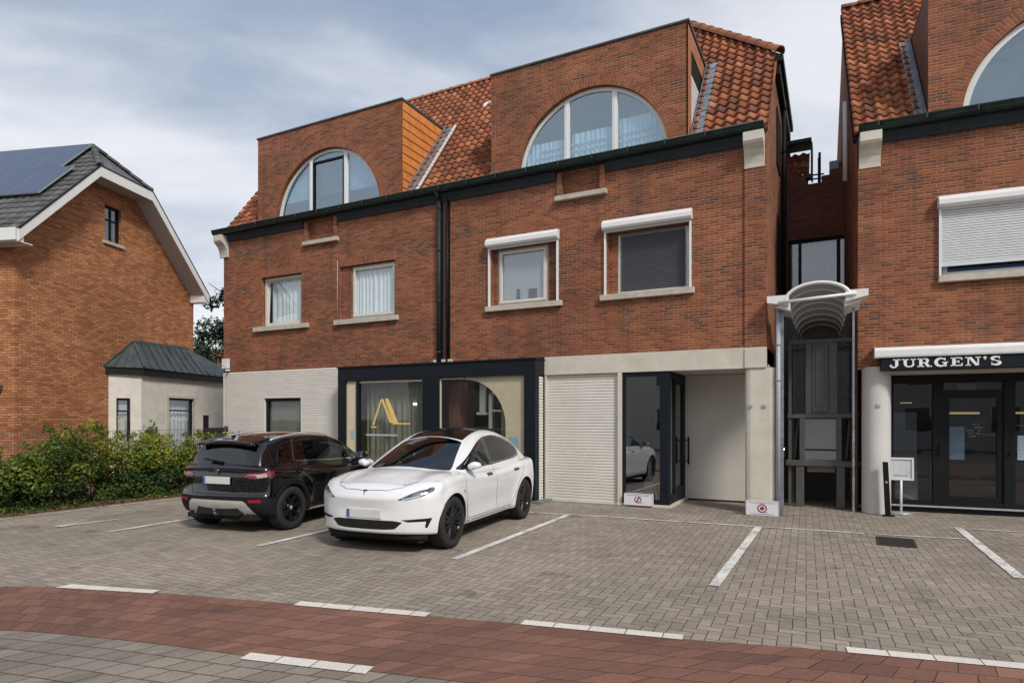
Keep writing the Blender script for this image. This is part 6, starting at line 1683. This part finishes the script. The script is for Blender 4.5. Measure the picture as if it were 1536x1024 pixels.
# weeds and litter along the foot
cw, rw = [], []
for k in range(120): cw.append((r.uniform(-13.85, -13.42), r.uniform(3.6, 12.3), r.uniform(.0, .10))); rw.append(r.uniform(.06, .16))
P, N, T = blob_leaves(cw, rw, 2200, 9, (1, 1, .8)); kk = P[:, 2] > .0
wd = leaves(P[kk], N[kk], .03, np.clip(.34+T[kk]+r.normal(0, .12, kk.sum()), .05, .8), 'weeds', m_leaf, None, 10); tag(wd, 'low green weeds along the foot of the hedge', 'weeds', kind='stuff')
n = 1600; P = np.stack([r.normal(-13.38, .12, n), r.uniform(4.0, 12.3, n), r.uniform(.002, .02, n)], 1)
m_dead = leaf_mat('fallen_leaf', [(0, (.10, .045, .02)), (.6, (.22, .10, .035)), (1, (.30, .19, .06))], .1)
dl_ = leaves(P, np.tile([0, 0, 1.0], (n, 1))+r.normal(0, .3, (n, 3)), .026, r.random(n), 'fallen_leaves', m_dead, None, 12); tag(dl_, 'fallen brown leaves along the hedge and the paving edge', 'leaves', kind='stuff')
sheet('garden_soil', [(-45, -6.0), (-13.28, -6.0), (-13.28, 12.6), (-45, 22.6)], -.004, m_soil)
# joint moss and grit scattered on the paving
n = 900; P = np.stack([r.uniform(-12, 6, n), r.uniform(3.5, 12.3, n), np.full(n, .003)], 1)
gt = leaves(P, np.tile([0, 0, 1.0], (n, 1))+r.normal(0, .2, (n, 3)), .008, r.random(n), 'grit', m_dead, None, 13); tag(gt, 'small leaf crumbs and grit scattered over the paving', 'grit', kind='stuff')
# wire fence behind the hedge
fc = thing('wire_fence', (-15.0, 8.5, 0), 0, 'thin grey wire mesh fence standing behind the hedge', 'fence')
m = MB(); y0, y1 = -4.5, 3.5
k = int((y1-y0)/.055)
for i in range(k+1): y = y0+(y1-y0)*i/k; m.box(-.0025, .0025, y-.0025, y+.0025, .05, 1.50)
for z in (.05, .3, .6, .9, 1.2, 1.49): m.box(.003, .009, y0, y1, z, z+.008)
m.build('mesh_panel', m_liftm, fc)
for i in range(5):
    y = y0+(y1-y0)*i/4; MB().box(-.05, -.01, y-.02, y+.02, 0, 1.58).build('fence_post', m_liftm, fc)
# wooden/dark posts by the extension
for (loc, h, lab, mat) in (((-15.35, 9.32, 0), 1.80, 'weathered grey gate post in front of the bay window', m_sill), ((-15.5, 11.75, 0), 1.85, 'dark square post beside the dark gate', m_black)):
    t = thing('gate_post', loc, 0, lab, 'post'); MB().box(-.05, .05, -.05, .05, 0, h).box(-.06, .06, -.06, .06, h, h+.02).build('shaft', mat, t)
gt_ = thing('garden_gate', (-15.6, 12.1, 0), 0, 'low black solid garden gate between the extension and the brick building', 'gate')
m = MB(); m.box(-.02, .02, -.30, .42, .1, 1.52).box(-.03, .03, -.30, -.26, .05, 1.56).box(-.03, .03, .38, .42, .05, 1.56); m.build('leaf', m_black, gt_)
pt = thing('potted_plant', (-15.9, 10.4, 0), 0, 'tall potted grass plant standing in front of the bay window', 'plant')
m = MB(); m.lathe([(0, 0), (.14, 0), (.18, .9), (.15, .9), (.14, .85), (0, .85)], n=18); m.build('pot', m_cladding, pt)
P = r.normal(0, .09, (420, 3))*np.array([1, 1, 2.2])+np.array([0, 0, 1.15]); leaves(P, r.normal(size=(420, 3))+np.array([.6, -.6, 0]), .06, np.clip(r.normal(.55, .15, 420), 0, .9), 'foliage', m_leaf, pt, 15)

# tree and house behind
def tree(name, loc, H_, rad, lab, seed, n_c=60, dens_=700, size=.11):
    t = thing(name, loc, 0, lab, 'tree'); r = np.random.default_rng(seed); m = MB()
    m.tube([(0, 0, 0), (.1, 0, H_*.3), (.0, .1, H_*.6), (.1, 0, H_*.9)], [.22, .17, .11, .04], 10)
    for k in range(14):
        a = k*2.4; z = H_*(.28+.045*k); q = rad*r.uniform(.55, .9); m.tube([(0, 0, z), (q*.5*math.cos(a), q*.5*math.sin(a), z+q*.25), (q*math.cos(a), q*math.sin(a), z+q*.6)], [.07, .04, .015], 6)
    m.build('trunk', m_bark, t)
    cents, rads = [], []
    for k in range(n_c):
        z = r.uniform(.22, 1.0); a = r.uniform(0, 2*PI); q = rad*math.sqrt(max(0, 1-((z-.55)/.52)**2))*r.uniform(.25, 1)
        cents.append((q*math.cos(a), q*math.sin(a), z*H_)); rads.append(r.uniform(.35, .75)*rad/2.6)
    P, N, T = blob_leaves(cents, rads, dens_, seed+1, (1, 1, .8), .35)
    leaves(P, N, size, np.clip(.45+T+r.normal(0, .2, len(P)), 0, 1), 'crown', m_leafd, t, seed+2); return t
tree('broadleaf_tree', (-27.3, 24.0, 0), 9.0, 3.4, 'dark leafy tree in the gap behind the two houses', 31)
oh = thing('distant_house', (-28.0, 25.5, 0), R(25), 'small distant house with an orange tiled roof behind the bay extension', 'house')
m = MB(); m.box(-5.5, 5.5, 0, 7, 0, 3.4, skip='tb'); m.build('wall', m_brick, oh)
place_tiles(pantiles(-5.8, 5.8, 0, 4.9, .25, .32, nu=6), (0, -.4, 3.3), (1, 0, 0), (0, 3.9, 2.6), 'roof', m_tile, oh)
m = MB(); P = [(-5.8, 3.5, 5.9), (5.8, 3.5, 5.9), (5.8, 7.4, 3.3), (-5.8, 7.4, 3.3)]; m.face(P, uv=[(p[0]*4, p[1]*3) for p in P]); m.face([(-5.5, 0, 3.4), (-5.5, 7, 3.4), (-5.5, 3.5, 5.85)]); m.face([(5.5, 0, 3.4), (5.5, 7, 3.4), (5.5, 3.5, 5.85)]); m.build('rear_roof', m_tile, oh)
# houses over the road, behind the photographer: they are what the panes mirror
st = thing('terrace_across_street', (-2, -14, 0), 0, 'pale rendered terrace on the far side of the street, mirrored in the shop glass', 'building')
m = MB(); m.box(-26, 26, -7, 0, 0, 6.0, skip='b')
m.build('wall', m_cream, st)
m = MB(); m.prism([(-26.4, -7.4, 6.0), (-26.4, .4, 6.0), (-26.4, -3.5, 8.8)], (52.8, 0, 0)); m.build('roof', m_slate, st)
for k in range(12):
    x = -24+k*4.2
    for z in (1.0, 3.7): w = MB().box(x-.7, x+.7, 0, .06, z, z+1.5).build('window', m_white, st); MB().box(x-.62, x+.62, .061, .065, z+.08, z+1.42).build('pane', m_gloss, w)

# ---------------------------------------------------------------- sky and light
SUN_EL = 42.0                       # the sun stands over the right-hand end of the street
sx, sy, sz = math.cos(R(SUN_EL))*.83, -math.cos(R(SUN_EL))*.558, math.sin(R(SUN_EL))
w = bpy.data.worlds.new("World"); scene.world = w; w.use_nodes = True; nt = w.node_tree; bg = nt.nodes['Background']
class WM(Mat):
    def __init__(s): s.nt = nt
wm = WM()
sky = nt.nodes.new('ShaderNodeTexSky'); sky.sky_type = 'NISHITA'; sky.sun_disc = False; sky.sun_elevation = R(SUN_EL); sky.sun_rotation = math.atan2(sx, sy); sky.air_density = 1.0; sky.dust_density = 2.0; sky.ozone_density = 1.5
tc = nt.nodes.new('ShaderNodeTexCoord'); sp_ = nt.nodes.new('ShaderNodeSeparateXYZ'); nt.links.new(tc.outputs['Generated'], sp_.inputs[0])
gx, gy, gz_ = [X(nt, o) for o in sp_.outputs]
zz = gz_.max(.0)+.22; px_, py_ = gx/zz, gy/zz            # flat cloud layer overhead
ca, sa = math.cos(R(35)), math.sin(R(35)); a_ = px_*ca+py_*sa; b_ = py_*ca-px_*sa
n1 = wm.noise(wm.vec(a_*.30, b_*.62, 1.7), 1.15, 3, .48, .5); n2 = wm.noise(wm.vec(a_*.5, b_*1.0, 4.2), 3.0, 3, .5, .3)
n3 = wm.noise(wm.vec(a_*1.4, b_*2.2, 9.0), 4.0, 4, .6, .4); cov = n1*.70+n2*.22+n3*.08-(gz_-.30)*.12
dens_ = cov.smooth(.37, .56)
ccol = wm.mix(dens_, (3.9, 5.0, 6.9), (11.6, 11.8, 12.3))
low = (gz_*-1.0+.62).smooth(0.0, .6)
ccol = wm.mix(low*.42, ccol, (12.2, 12.3, 12.6))
c = wm.mix(.80, sky.outputs[0], ccol)
nt.links.new(c, bg.inputs[0]); bg.inputs[1].default_value = .072
sun_d = bpy.data.lights.new('sun', 'SUN'); sun_d.energy = 2.4; sun_d.angle = R(11); sun_d.color = (1.0, .95, .88)
sun = bpy.data.objects.new('sun', sun_d); scene.collection.objects.link(sun); sun.rotation_euler = Vector((sx, sy, sz)).to_track_quat('Z', 'Y').to_euler(); sun.location = (0, 0, 20)
vs = scene.view_settings; vs.view_transform = 'Standard'; vs.look = 'None'; vs.exposure = 0.25; vs.gamma = 1.0
scene.cycles.max_bounces = 8; scene.cycles.transparent_max_bounces = 12; scene.cycles.diffuse_bounces = 3
